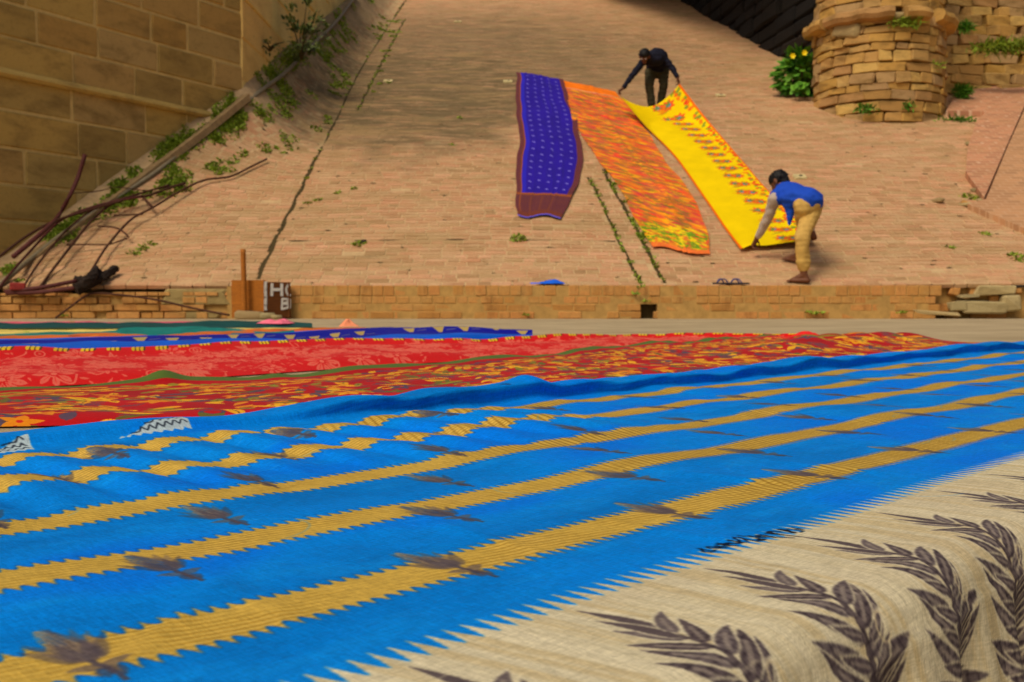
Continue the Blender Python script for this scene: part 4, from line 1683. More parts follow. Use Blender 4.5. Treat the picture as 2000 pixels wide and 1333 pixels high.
W5 = dict(znear=0.016, zfar=0.016, edge_w=0.25)
patch('sari', [(-90, 671), (100, 668), (230, 664), (330, 662), (450, 659), (600, 657), (760, 654), (840, 649)],
      [(-90, 658), (230, 653), (350, 651), (470, 645), (600, 641), (700, 641), (790, 645), (840, 647)], waves(91, 0.008, 9, 9, 0.010, 1.5),
      paint_simple((206, 98, 28), [(222, 116, 24), (176, 72, 30)], 91, 30), 'burnt orange sari lying behind the royal blue sari', 200, 36, **W5)
patch('sari', [(-90, 663), (120, 660), (230, 657), (330, 655), (420, 656), (500, 656), (575, 653)],
      [(-90, 653), (190, 652), (250, 646), (320, 641), (380, 640), (440, 642), (500, 647), (575, 651)], waves(93, 0.008, 7, 7, 0.008, 1.2),
      paint_simple((0, 116, 104), None, 93), 'plain teal green sari among the far saris at left', 200, 36, lift=0.012, **W5)
patch('sari', [(-90, 654), (100, 654), (220, 649), (330, 646), (500, 644), (690, 643)],
      [(-90, 643), (100, 643), (300, 642), (500, 640), (690, 641)], waves(95, 0.005, 7, 7, 0.004, 1.0),
      paint_simple((226, 196, 92), [(216, 110, 110), (232, 150, 120), (120, 160, 20)], 95, 16), 'pale yellow sari with pink blotches near the far kerb', 200, 30, **W5)
patch('sari', [(-90, 643), (300, 642), (500, 641), (610, 638)],
      [(-90, 633), (300, 632), (500, 632), (610, 635)], waves(97, 0.011, 6, 6, 0.010, 1.0),
      paint_simple((0, 66, 62), None, 97, 0, 4, 1, (54, 60, 10)), 'dark bottle green sari nearest the sign box', 200, 30, **W5)
patch('sari', [(-90, 634), (150, 633), (300, 632), (480, 631)],
      [(-90, 628), (150, 628), (300, 628), (480, 628)], waves(99, 0.006, 6, 6, 0.006, 1.0),
      paint_simple((220, 84, 104), [(236, 160, 130), (206, 170, 40), (180, 160, 180), (150, 130, 20)], 99, 70), 'pink patterned sari lying right at the foot of the kerb', 200, 24, lift=0.004, **W5)
lump('folded_cloth', 541, 641, 0.030, 0.24, 0.2, 0.045, (236, 110, 128), 'small pink folded cloth on the far saris below the sign box', 5)
lump('folded_cloth', 680, 642, 0.012, 0.14, 0.14, 0.055, (244, 140, 96), 'small peach cloth heap behind the royal blue sari', 8)

# ------------------------------------------------------------------ saris spread on the slope
def slope_patch(name, left, right, im, label, nu=46, nv=150, lift=0.022, amp=0.010, seed=1, extra=None):
    A = interp([hit(x, y, lift) for x, y in left], nv)
    B = interp([hit(x, y, lift) for x, y in right], nv)
    uu = np.linspace(0, 1, nu)[None, :, None]
    rw_ = np.random.RandomState(seed)
    tt_ = np.linspace(0, 1, nv)
    for E_ in (A, B):
        for fq, am in ((9, 0.022), (23, 0.012), (47, 0.006)):
            E_[:, 0] += am * np.sin(tt_ * fq + rw_.rand() * 6) * sstep(0, 0.05, tt_)
    G = A[:, None] * (1 - uu) + B[:, None] * uu
    X, Y = G[..., 0], G[..., 1]
    wob_ = sstep(0.12, 0.0, np.linspace(0, 1, nv))[:, None] * 0.05 * np.sin(np.linspace(0, 1, nu) * 8 + seed)[None, :]
    Y = Y + wob_
    Z = np.empty_like(X)
    for i in range(nv):
        for k in range(nu):
            Z[i, k] = S(X[i, k], Y[i, k])
    U = np.repeat(np.linspace(0, 1, nu)[None, :], nv, 0)
    V = np.repeat(np.linspace(0, 1, nv)[:, None], nu, 1)
    a = smooth_noise2(6, 3, seed)
    b = smooth_noise2(17, 9, seed + 9)
    Z = Z + lift + amp * (0.6 + a(X, Y) + 0.6 * b(X, Y))
    for q_ in range(7):
        c0_, sl_, w_ = rw_.rand(), rw_.uniform(-0.5, 0.5), rw_.uniform(0.012, 0.03)
        Z = Z + 0.011 * np.sin(U * math.pi) * np.exp(-((U - c0_ - sl_ * (V - 0.5)) / w_) ** 2) * sstep(0, 0.2, np.sin(V * 3 + q_) ** 2)
    if extra is not None:
        Z = Z + extra(U, V, X, Y)
    v = np.stack([X, Y, Z], 2).reshape(-1, 3)
    uv = np.stack([U, V], 2).reshape(-1, 2)
    idx = np.arange(nu * nv).reshape(nv, nu)
    f = np.stack([idx[:-1, :-1], idx[:-1, 1:], idx[1:, 1:], idx[1:, :-1]], 2).reshape(-1, 4)
    o = put(name, mesh(name, v, f.tolist(), cloth_mat(name + '_cloth', im, sheen=0.05), True, uv))
    tag(o, label, 'sari', 'saris spread out to dry')
    return o


def paint_purple():                            # x = across (0 left), y = along (0 bottom)
    p = Paint(1.1, 5.4, 0.006, (38, 16, 138))
    p.mottle(0.15, 4, 3)
    X, Y = p.grid()
    one = np.ones_like(X) * np.ones_like(Y)
    RU, RU2 = (120, 56, 30), (84, 36, 56)
    for m in ((X < 0.10) * one, (X > 1.0) * one, (Y < 0.58) * one):
        p.lay(m.astype(np.float32), RU2)
    q = ((np.sin(X * 120) * np.sin(Y * 90)) > 0.1)
    p.lay((((X < 0.10) | (X > 1.0) | (Y < 0.58)) & q).astype(np.float32), (132, 66, 28), 0.75)
    p.lay((((Y > 0.56) & (Y < 0.61)) * one).astype(np.float32), (150, 74, 30))
    p.lay((((X > 0.085) & (X < 0.105)) * one).astype(np.float32), (158, 80, 30))
    for x in (0.3, 0.52, 0.74):
        p.lay((((X > x) & (X < x + 0.03) & (Y < 0.52) & (Y > 0.14))).astype(np.float32), (130, 66, 30), 0.5)
    p.lay((((Y < 0.14)) * one).astype(np.float32), (112, 50, 34))
    p.lay((((Y < 0.03)) * one).astype(np.float32), (96, 84, 190))
    p.lay(((((X > 0.105) & (X < 0.18) & (Y > 0.61))) * one).astype(np.float32), (40, 40, 190), 0.6)
    for c in range(5):
        for r_ in range(22):
            x, y = 0.24 + c * 0.165, 0.74 + r_ * 0.212 + (0.05 if c % 2 else 0)
            p.leaf(x - 0.022, y, 0.0, 0.05, 0.034, 0.2, (132, 122, 206), 0.85)
            p.disc(x + 0.024, y - 0.014, 0.012, (150, 140, 214), 0.8)
    return p.image('purple_print')


def paint_orange():
    p = Paint(1.1, 6.5, 0.006, (222, 108, 34))
    rg = random.Random(5)
    cols = [(244, 140, 12), (250, 164, 16), (206, 70, 56), (176, 104, 52), (236, 64, 34), (140, 112, 44), (246, 120, 20)]
    for i in range(1700):
        x, y = rg.uniform(-0.05, 1.2), rg.uniform(0, 6.2)
        p.leaf(x, y, rg.uniform(2.60, 2.90), rg.uniform(0.12, 0.30), rg.uniform(0.03, 0.055), rg.uniform(-0.5, 0.5), rg.choice(cols), 0.9)
    for i in range(420):
        p.leaf(rg.uniform(0, 1.15), rg.uniform(0.2, 6.1), rg.uniform(2.6, 2.9), rg.uniform(0.12, 0.28), 0.03, rg.uniform(-0.5, 0.5), rg.choice([(120, 100, 34), (196, 60, 56)]), 0.9)
    for i in range(260):
        x, y = rg.uniform(0, 1.1), rg.uniform(0.10, 0.62)
        p.leaf(x, y, rg.uniform(2.3, 3.6), rg.uniform(0.10, 0.2), 0.04, rg.uniform(-1, 1), rg.choice([(240, 190, 10), (96, 140, 20), (246, 200, 20), (110, 150, 24), (226, 120, 30)]), 0.95)
    X, Y = p.grid()
    one = np.ones_like(X) * np.ones_like(Y)
    p.lay(((Y < 0.10) * one).astype(np.float32), (246, 110, 44), 0.85)
    p.lay(((Y > 6.08) * one).astype(np.float32), (255, 112, 6))
    p.lay((((Y > 6.05) & (Y < 6.09)) * one).astype(np.float32), (220, 150, 100))
    p.mottle(0.18, 5, 13)
    return p.image('orange_print')


def paint_yellow():
    p = Paint(1.15, 6.5, 0.006, (240, 196, 4))
    p.mottle(0.10, 5, 3)
    rg = random.Random(6)
    for j in range(18):
        y = 0.14 + j * 0.365
        x0 = 0.86
        for i in range(20):
            p.leaf(x0 - 0.02 + rg.uniform(-0.08, 0.08), y + rg.uniform(-0.09, 0.09), rg.uniform(2.6, 3.7), rg.uniform(0.12, 0.28), 0.038, rg.uniform(-0.6, 0.6), rg.choice([(206, 150, 20), (226, 120, 20), (150, 136, 40), (196, 160, 10)]), 0.8)
        for xx, yy, c in ((x0, y, (226, 96, 30)), (x0 - 0.17, y + 0.06, (222, 130, 40))):
            for i in range(7):
                a = i * 0.9
                p.leaf(xx, yy, a, 0.12, 0.065, 0.2, c if i % 2 else (230, 80, 34), 0.9)
            p.disc(xx, yy, 0.042, (96, 130, 140))
            for i in range(4):
                p.leaf(xx, yy, rg.uniform(0, 6), 0.1, 0.03, 0.5, (110, 130, 40), 0.85)
        for i in range(9):
            p.leaf(1.06 + rg.uniform(-0.04, 0.04), y + rg.uniform(-0.18, 0.18), rg.uniform(0, 6.28), rg.uniform(0.07, 0.12), 0.065, 0.3, rg.choice([(230, 90, 24), (238, 120, 20), (222, 64, 30), (130, 140, 40)]), 0.92)
    X, Y = p.grid()
    one = np.ones_like(X) * np.ones_like(Y)
    p.lay((((X < 0.035) | (X > 1.12)) * one).astype(np.float32), (232, 104, 14))
    return p.image('yellow_print')


slope_patch('sari', [(1011, 423), (1010, 350), (1012, 280), (1007, 205), (1012, 165), (1008, 141)],
            [(1094, 426), (1118, 385), (1139, 335), (1129, 260), (1118, 205), (1100, 156)], paint_purple(),
            'violet blue sari with small pale motifs and rust border spread on the slope', seed=3, amp=0.018)
slope_patch('sari', [(1275, 484), (1210, 376), (1168, 312), (1130, 251), (1093, 157)],
            [(1389, 501), (1360, 402), (1301, 312), (1258, 250), (1202, 180)], paint_orange(),
            'orange sari with flame-like streaks spread on the slope beside the violet one', seed=6, amp=0.014)
HL, HR = at(1206, 180, 16.55), at(1327, 164, 16.75)      # where the upper person's hands hold the cloth


def yellow():
    left = [hit(1446, 487, 0.05), hit(1405, 432, 0.02), hit(1364, 372, 0.02), hit(1312, 300, 0.025), hit(1259, 244, 0.10), HL]
    right = [hit(1592, 466, 0.12), hit(1552, 425, 0.025), hit(1490, 362, 0.02), hit(1433, 295, 0.03), hit(1374, 226, 0.14), HR]
    nu, nv = 50, 170
    A, B = interp(left, nv), interp(right, nv)
    v, uv = [], []
    fn = smooth_noise2(6, 4, 9)
    for i in range(nv):
        w = i / (nv - 1)
        for k in range(nu):
            u = k / (nu - 1)
            p = A[i] * (1 - u) + B[i] * u
            sag = 0.30 * math.sin(u * math.pi) ** 0.8 * float(sstep(0.55, 1.0, w)) ** 1.6
            g_ = S(p[0], p[1]) + 0.018 + 0.006 * (1 + float(fn(p[0], p[1])))
            z = max(p[2] - sag + 0.010 * math.sin(u * 10 + w * 5) * w, g_)
            if w < 0.05: z += (0.05 - w) / 0.05 * (0.03 * math.exp(-((u - 0.16) / 0.1) ** 2))
            v.append((p[0], p[1], z))
            uv.append((u, w))
    idx = np.arange(nu * nv).reshape(nv, nu)
    f = np.stack([idx[:-1, :-1], idx[:-1, 1:], idx[1:, 1:], idx[1:, :-1]], 2).reshape(-1, 4)
    o = put('sari', mesh('sari', v, f.tolist(), cloth_mat('yellow_sari_cloth', paint_yellow(), sheen=0.0), True, uv))
    tag(o, 'yellow sari with flowered border held out by two people on the slope', 'sari', 'saris spread out to dry')


yellow()
# ------------------------------------------------------------------ people
def capsule(v, f, a, b, ra, rb, n=12, sq=None):
    """tapered limb from a to b; sq = (side vector, factor) widens it along one direction"""
    a, b = Vector(a), Vector(b)
    ax = b - a
    L = ax.length
    ax = ax / L if L > 1e-6 else Vector((0, 0, 1))
    x = ax.cross(Vector((0.31, 0.17, 0.93)))
    if x.length < 1e-3: x = ax.cross(Vector((1, 0, 0)))
    x.normalize()
    y = ax.cross(x)
    rings = []
    for k in range(1, 4):
        t = math.pi / 2 * k / 4
        rings.append((a - ax * ra * math.cos(t), ra * math.sin(t)))
    for k in range(5):
        rings.append((a + ax * L * k / 4, ra + (rb - ra) * k / 4))
    for k in range(3, 0, -1):
        t = math.pi / 2 * k / 4
        rings.append((b + ax * rb * math.cos(t), rb * math.sin(t)))
    i0 = len(v)
    v.append(a - ax * ra)
    for c, r in rings:
        for k in range(n):
            t = 2 * math.pi * k / n
            d = x * math.cos(t) + y * math.sin(t)
            d = d * r
            if sq:
                s_ = Vector(sq[0]).normalized()
                d = d + s_ * d.dot(s_) * (sq[1] - 1)
            v.append(c + d)
    v.append(b + ax * rb)
    m = len(rings)
    for k in range(n):
        f.append((i0, i0 + 1 + (k + 1) % n, i0 + 1 + k))
        f.append((i0 + 1 + m * n, i0 + 1 + (m - 1) * n + k, i0 + 1 + (m - 1) * n + (k + 1) % n))
    for i in range(m - 1):
        for k in range(n):
            p = i0 + 1 + i * n
            f.append((p + k, p + (k + 1) % n, p + n + (k + 1) % n, p + n + k))


def chain(v, f, pts, rads, sq=None):
    for i in range(len(pts) - 1):
        capsule(v, f, pts[i], pts[i + 1], rads[i], rads[i + 1], 12, sq[i] if isinstance(sq, list) else sq)


def fuse(name, v, f, mat, parent, voxel=0.008, smooth=6, wr=0.0, seed=1):
    """one continuous skin over the overlapping limbs"""
    me = mesh(name, v, f)
    o = bpy.data.objects.new(name, me)
    COL.objects.link(o)
    m = o.modifiers.new('r', 'REMESH')
    m.mode = 'VOXEL'
    m.voxel_size = voxel
    m.use_smooth_shade = True
    m = o.modifiers.new('s', 'SMOOTH')
    m.iterations = smooth
    m.factor = 0.5
    dg = bpy.context.evaluated_depsgraph_get()
    dg.update()
    me2 = bpy.data.meshes.new_from_object(o.evaluated_get(dg))
    bpy.data.objects.remove(o)
    if wr:
        n = len(me2.vertices)
        co = np.empty(n * 3, np.float32)
        no = np.empty(n * 3, np.float32)
        me2.vertices.foreach_get('co', co)
        me2.vertices.foreach_get('normal', no)
        co, no = co.reshape(-1, 3), no.reshape(-1, 3)
        a = smooth_noise2(30, 30, seed)
        b = smooth_noise2(30, 55, seed + 3)
        co += no * (wr * (a(co[:, 0], co[:, 2]) + b(co[:, 1], co[:, 2]))[:, None] * 1.6)
        me2.vertices.foreach_set('co', co.ravel())
    me2.materials.clear()
    me2.materials.append(mat)
    me2.name = name
    me2.update()
    return put(name, me2, parent)


def hand(v, f, wrist, aim, side, grip, scale=1.0):
    """palm and five unequal bent fingers; aim = wrist to knuckles, side = towards the thumb, grip = palm side"""
    w, aim, side, grip = Vector(wrist), Vector(aim).normalized(), Vector(side), Vector(grip)
    side = (side - aim * side.dot(aim)).normalized()
    grip = (grip - aim * grip.dot(aim) - side * grip.dot(side)).normalized()
    s = scale
    k = w + aim * 0.082 * s
    capsule(v, f, w + aim * 0.01, k, 0.021 * s, 0.023 * s, 10, (side, 1.55))
    for i, (o_, L) in enumerate(((0.030, 0.072), (0.011, 0.080), (-0.009, 0.075), (-0.028, 0.060))):
        p0 = k + side * o_ * s
        d1 = (aim * 0.75 + grip * 0.65).normalized()
        d2 = (aim * 0.15 + grip).normalized()
        d3 = (-aim * 0.5 + grip * 0.85).normalized()
        p1 = p0 + d1 * L * 0.45 * s
        p2 = p1 + d2 * L * 0.32 * s
        p3 = p2 + d3 * L * 0.24 * s
        for a, b in ((p0 - aim * 0.02, p0), (p0, p1), (p1, p2), (p2, p3)):
            capsule(v, f, a, b, 0.0088 * s, 0.0080 * s, 8)
    t0 = w + aim * 0.028 * s + side * 0.026 * s
    t1 = t0 + (side * 0.7 + aim * 0.6 + grip * 0.35).normalized() * 0.036 * s
    t2 = t1 + (aim * 0.7 + grip * 0.8).normalized() * 0.034 * s
    capsule(v, f, t0, t1, 0.013 * s, 0.0105 * s, 8)
    capsule(v, f, t1, t2, 0.0105 * s, 0.0085 * s, 8)


def foot(v, f, ankle, toe_dir, up, s=1.0):
    a, d, u = Vector(ankle), Vector(toe_dir).normalized(), Vector(up).normalized()
    sd = d.cross(u).normalized()
    h = a - u * 0.055 * s - d * 0.035 * s
    ball = a + d * 0.125 * s - u * 0.066 * s
    capsule(v, f, h, a, 0.032 * s, 0.036 * s, 10)
    capsule(v, f, h, ball, 0.030 * s, 0.024 * s, 10, (sd, 1.35))
    capsule(v, f, a, ball, 0.036 * s, 0.022 * s, 10)
    for i in range(5):
        o_ = (i - 2) * 0.016 * s
        p = ball + sd * o_ + d * (0.012 - abs(i - 1) * 0.004) * s
        capsule(v, f, p, p + d * (0.038 - 0.004 * i) * s - u * 0.008 * s, 0.0115 * s, 0.009 * s, 8)


def head(v, f, c, fwd, up, s=1.0):
    c, fw, u = Vector(c), Vector(fwd).normalized(), Vector(up)
    u = (u - fw * u.dot(fw)).normalized()
    sd = fw.cross(u)
    capsule(v, f, c + u * 0.030 * s - fw * 0.018 * s, c + u * 0.028 * s + fw * 0.015 * s, 0.086 * s, 0.080 * s, 16)
    capsule(v, f, c + fw * 0.035 * s - u * 0.01 * s, c - u * 0.078 * s + fw * 0.050 * s, 0.066 * s, 0.036 * s, 14)
    capsule(v, f, c + fw * 0.094 * s + u * 0.006 * s, c + fw * 0.110 * s - u * 0.030 * s, 0.008 * s, 0.013 * s, 8)
    capsule(v, f, c + fw * 0.080 * s - u * 0.062 * s + sd * 0.018 * s, c + fw * 0.080 * s - u * 0.062 * s - sd * 0.018 * s, 0.011 * s, 0.011 * s, 8)
    for k in (-1, 1):
        capsule(v, f, c + sd * 0.084 * k * s + u * 0.012 * s, c + sd * 0.086 * k * s - u * 0.028 * s, 0.015 * s, 0.010 * s, 8, (fw, 1.4))
        capsule(v, f, c + fw * 0.080 * s + sd * 0.032 * k * s + u * 0.022 * s, c + fw * 0.084 * s + sd * 0.016 * k * s + u * 0.020 * s, 0.012 * s, 0.010 * s, 8)
    return c, fw, u, sd


def face_parts(par, c, fw, u, sd, s, M_):
    for k in (-1, 1):
        v, f = [], []
        p = c + fw * 0.089 * s + sd * 0.031 * k * s + u * 0.004 * s
        capsule(v, f, p - sd * 0.006 * s, p + sd * 0.006 * s, 0.008 * s, 0.008 * s, 10)
        put('eye', mesh('eye', v, f, M['eye'], True), par)
    v, f = [], []
    capsule(v, f, c + fw * 0.089 * s - u * 0.062 * s + sd * 0.016 * s, c + fw * 0.089 * s - u * 0.062 * s - sd * 0.016 * s, 0.006 * s, 0.006 * s, 8)
    put('mouth', mesh('mouth', v, f, M['lip'], True), par)


def hair_cap(par, c, fw, u, sd, s, mat, seed=1):
    v, f = [], []
    rg = random.Random(seed)
    capsule(v, f, c + u * 0.040 * s - fw * 0.026 * s, c + u * 0.048 * s + fw * 0.010 * s, 0.095 * s, 0.088 * s, 16)
    capsule(v, f, c + u * 0.03 * s - fw * 0.045 * s, c - u * 0.035 * s - fw * 0.055 * s, 0.080 * s, 0.058 * s, 14)
    for i in range(60):
        d = Vector((rg.gauss(0, 1), rg.gauss(0, 1), rg.gauss(0, 1))).normalized()
        if d.dot(u) * 0.8 - d.dot(fw) * 0.6 < 0.0: continue
        p = c + u * 0.03 * s - fw * 0.02 * s + d * 0.082 * s
        q = p + (d * 0.5 + fw * rg.uniform(-0.2, 0.5) - u * rg.uniform(0.0, 0.5) + sd * rg.uniform(-0.5, 0.5)).normalized() * 0.035 * s
        capsule(v, f, p, q, 0.014 * s, 0.006 * s, 6)
    fuse('hair', v, f, mat, par, 0.007, 2)


M['skin'] = plain('brown_skin', (104, 62, 38), 0.6, 0.15, 30, 0.08)
M['skin2'] = plain('dark_brown_skin', (88, 50, 30), 0.6, 0.15, 30, 0.08)
M['eye'] = plain('eye_white', (180, 170, 160), 0.3, 0.1)
M['lip'] = plain('lip', (92, 44, 36), 0.5, 0.1)
M['hair'] = plain('black_hair', (14, 11, 9), 0.6, 0.3, 90, 0.4)
M['vest'] = plain('blue_vest_cloth', (20, 66, 170), 0.85, 0.10, 25, 0.1)
M['vestlining'] = plain('navy_collar', (22, 34, 78), 0.85, 0.1)
M['sleeve'] = plain('grey_shirt', (176, 156, 138), 0.85, 0.10, 25, 0.1)
M['khaki'] = plain('khaki_trousers', (192, 150, 76), 0.9, 0.12, 22, 0.1)
M['navy'] = plain('navy_jersey', (11, 11, 28), 0.85, 0.2, 25, 0.1)
M['olive'] = plain('olive_trousers', (58, 52, 30), 0.9, 0.15, 25, 0.1)


def lower_person():
    fA = at(1572, 534, 10.50)                        # ankle of the standing foot
    gz = S(fA.x, 10.52) + 0.012
    fA = Vector((fA.x, 10.53, gz + 0.095))
    fB = hit(1560, 519)
    fB = fB + Vector((0, 0, 0.115))
    hipc = at(1579, 399, 10.66)
    right = Vector((0.82, 0.57, 0)).normalized()     # person's right; faces away to the upper left
    hr, hl = hipc + right * 0.085, hipc - right * 0.085
    fwd = Vector((-0.57, 0.82, 0))
    chest = at(1540, 378, 10.90)
    neck = at(1531, 366, 10.98)
    hd = at(1522, 358, 11.04)
    shl = at(1514, 387, 10.80)
    shr = chest + (chest - shl) * 0.92 + Vector((0, 0, -0.03))
    elL, wrL = at(1499, 430, 10.98), at(1478, 466, 11.14)
    haL = at(1470, 483, 11.20)
    elR, wrR = at(1580, 428, 11.22), at(1585, 449, 11.22)
    haR = at(1590, 466, 11.20)
    kA, kB = at(1566, 462, 10.50), at(1572, 452, 10.86)
    rt = root('person', (fA.x, fA.y, gz))
    tag(rt, 'barefoot person in blue vest and khaki trousers bending at the foot of the slope', 'person')
    v, f = [], []
    chain(v, f, [hipc, chest, neck], [0.095, 0.105, 0.055], [(right, 1.2), (right, 1.25)])
    chain(v, f, [neck, hd], [0.050, 0.055])
    fw = (fwd * 0.62 + Vector((0, 0, -0.62)) + Vector((-0.25, 0, 0))).normalized()
    c, fw, u, sd = head(v, f, hd + Vector((0, 0, 0.01)), fw, Vector((-0.2, 0.3, 0.8)))
    chain(v, f, [shl, elL, wrL], [0.052, 0.040, 0.028])
    chain(v, f, [shr, elR, wrR], [0.052, 0.040, 0.028])
    chain(v, f, [chest, shl], [0.07, 0.05])
    chain(v, f, [chest, shr], [0.07, 0.05])
    hand(v, f, wrL, haL - wrL, Vector((0.7, 0.7, 0)), Vector((0.3, 0.5, -0.6)))
    hand(v, f, wrR, haR - wrR, Vector((-0.8, 0.3, 0)), Vector((-0.3, 0.3, -0.6)))
    chain(v, f, [hr - Vector((0, 0, 0.04)), kA, fA], [0.080, 0.050, 0.038])
    chain(v, f, [hl - Vector((0, 0, 0.04)), kB, fB], [0.080, 0.050, 0.038])
    foot(v, f, fA, Vector((-0.93, 0.30, 0.06)), Vector((0, -0.05, 1)))
    nb = SN(fB.x, fB.y)
    foot(v, f, fB, Vector((-0.80, 0.45, 0.20)), nb)
    fuse('body', v, f, M['skin'], rt, 0.006, 3)
    hair_cap(rt, c, fw, u, sd, 1.0, M['hair'], 3)
    face_parts(rt, c, fw, u, sd, 1.0, None)
    # trousers
    v, f = [], []
    chain(v, f, [hipc, hr - Vector((0, 0, 0.04)), kA, kA.lerp(fA, 0.82)], [0.110, 0.102, 0.074, 0.058])
    chain(v, f, [hipc, hl - Vector((0, 0, 0.04)), kB, kB.lerp(fB, 0.66)], [0.110, 0.102, 0.074, 0.060])
    chain(v, f, [hr - Vector((0, 0, 0.02)), hl - Vector((0, 0, 0.02))], [0.106, 0.106])
    chain(v, f, [hipc, hipc.lerp(chest, 0.35)], [0.13, 0.12], (right, 1.15))
    for i in range(6):
        p = kA.lerp(fA, 0.05 + 0.12 * i)
        capsule(v, f, p - right * 0.012, p + right * 0.012, 0.074 - 0.002 * i, 0.074 - 0.002 * i, 12)
    fuse('trousers', v, f, M['khaki'], rt, 0.009, 4, 0.007, 5)
    # grey shirt sleeves and body
    v, f = [], []
    chain(v, f, [chest, shl, elL, elL.lerp(wrL, 0.86)], [0.09, 0.070, 0.054, 0.042])
    chain(v, f, [chest, shr, elR, elR.lerp(wrR, 0.86)], [0.09, 0.070, 0.054, 0.042])
    chain(v, f, [hipc.lerp(chest, 0.3), chest], [0.12, 0.125], (right, 1.2))
    fuse('shirt', v, f, M['sleeve'], rt, 0.009, 4, 0.006, 7)
    # vest with a hanging front flap
    v, f = [], []
    back = hipc.lerp(chest, -0.10) + Vector((0, 0, 0.050))
    chain(v, f, [back, hipc.lerp(chest, 0.6), chest], [0.122, 0.140, 0.132], (right, 1.36))
    chain(v, f, [chest, shl.lerp(chest, 0.12)], [0.12, 0.086])
    chain(v, f, [chest, shr.lerp(chest, 0.12)], [0.12, 0.086])
    flap = at(1541, 440, 10.74)
    chain(v, f, [hipc.lerp(chest, 0.55) - right * 0.10, at(1545, 410, 10.76), flap], [0.10, 0.055, 0.012], (Vector((1, 0.2, 0)), 1.25))
    fuse('vest', v, f, M['vest'], rt, 0.009, 4, 0.008, 9)
    v, f = [], []
    q = [neck + (right * math.cos(t) * 0.082 + (u * 0.2 + fwd * 0.6).normalized() * math.sin(t) * 0.07) + Vector((0, 0, 0.004)) for t in np.linspace(0, 6.283, 10)]
    for a, b in zip(q[:-1], q[1:]): capsule(v, f, a, b, 0.024, 0.024, 8)
    fuse('collar', v, f, M['vestlining'], rt, 0.009, 3)


def upper_person():
    Yp = 17.05
    gz = S(at(1281, 215, Yp).x, Yp)
    L1, R1 = at(1273, 205, Yp - 0.05), at(1290, 204, Yp + 0.05)
    aL = Vector((L1.x, L1.y, S(L1.x, L1.y) + 0.10))
    aR = Vector((R1.x, R1.y, S(R1.x, R1.y) + 0.10))
    hl, hr = at(1271, 142, Yp + 0.06), at(1295, 141, Yp + 0.08)      # picture left / right hip
    kl, kr = at(1268, 166, Yp - 0.06), at(1296, 166, Yp - 0.02)
    hipc = (hl + hr) / 2 + Vector((0, 0.02, 0.03))
    back = at(1283, 111, Yp - 0.06)
    chest = at(1277, 115, Yp - 0.28)
    neck = at(1267, 113, Yp - 0.36)
    hd = at(1259, 111, Yp - 0.42)
    shl, shr = at(1256, 121, Yp - 0.26), at(1300, 119, Yp - 0.18)
    ell, elr = at(1238, 144, Yp - 0.36), at(1314, 135, Yp - 0.24)
    wl_, wr_ = at(1217, 173, Yp - 0.47), at(1323, 152, Yp - 0.31)
    hal, har = HL, HR
    rt = root('person', ((aL.x + aR.x) / 2, Yp, gz))
    tag(rt, 'person in dark navy top and olive trousers stooping to spread the top of yellow sari', 'person')
    xr = Vector((1, 0, 0))
    v, f = [], []
    chain(v, f, [hipc, back, chest, neck], [0.11, 0.115, 0.10, 0.05], [(xr, 1.3)] * 3)
    chain(v, f, [neck, hd], [0.045, 0.05])
    c, fw, u, sd = head(v, f, hd, Vector((-0.25, -0.72, -0.62)), Vector((-0.1, -0.5, 0.7)), 0.96)
    chain(v, f, [chest, shl, ell, wl_], [0.06, 0.046, 0.036, 0.026])
    chain(v, f, [chest, shr, elr, wr_], [0.06, 0.046, 0.036, 0.026])
    hand(v, f, wl_, hal - wl_, Vector((0.3, -0.8, 0.3)), Vector((0.1, -0.2, -0.9)), 0.95)
    hand(v, f, wr_, har - wr_, Vector((-0.5, -0.8, 0.2)), Vector((-0.4, -0.2, -0.7)), 0.95)
    chain(v, f, [hl, kl, aL], [0.085, 0.055, 0.038])
    chain(v, f, [hr, kr, aR], [0.085, 0.055, 0.038])
    for a in (aL, aR):
        foot(v, f, a, Vector((0.05, -0.9, -0.40)), SN(a.x, a.y), 0.95)
    fuse('body', v, f, M['skin2'], rt, 0.007, 3)
    hair_cap(rt, c, fw, u, sd, 0.96, M['hair'], 8)
    face_parts(rt, c, fw, u, sd, 0.96, None)
    v, f = [], []
    chain(v, f, [hl, kl, kl.lerp(aL, 0.92)], [0.105, 0.074, 0.066])
    chain(v, f, [hr, kr, kr.lerp(aR, 0.92)], [0.105, 0.074, 0.066])
    chain(v, f, [hl, hr], [0.105, 0.105])
    fuse('trousers', v, f, M['olive'], rt, 0.010, 4, 0.006, 15)
    v, f = [], []
    chain(v, f, [hipc, back, chest, neck], [0.135, 0.140, 0.125, 0.062], [(xr, 1.35)] * 3)
    chain(v, f, [chest, shl, ell, ell.lerp(wl_, 0.9)], [0.09, 0.068, 0.052, 0.038])
    chain(v, f, [chest, shr, elr, elr.lerp(wr_, 0.9)], [0.09, 0.068, 0.052, 0.038])
    fuse('jersey', v, f, M['navy'], rt, 0.010, 4, 0.007, 17)


lower_person()
upper_person()

# ------------------------------------------------------------------ wooden sign box with post
def wood_mat(name, rgb):
    t = NT(name)
    p = t.objco()
    n = t.noise(t.mapping(p, (2, 2, 14)), 5, 5, 0.6, 0.6)
    c = lin(*rgb)
    k = t.ramp(n, [(0.3, tuple(x * 0.62 for x in c)), (0.7, c)])
    t.bump(n, 0.3, 0.004)
    return t.fin(k, 0.75)


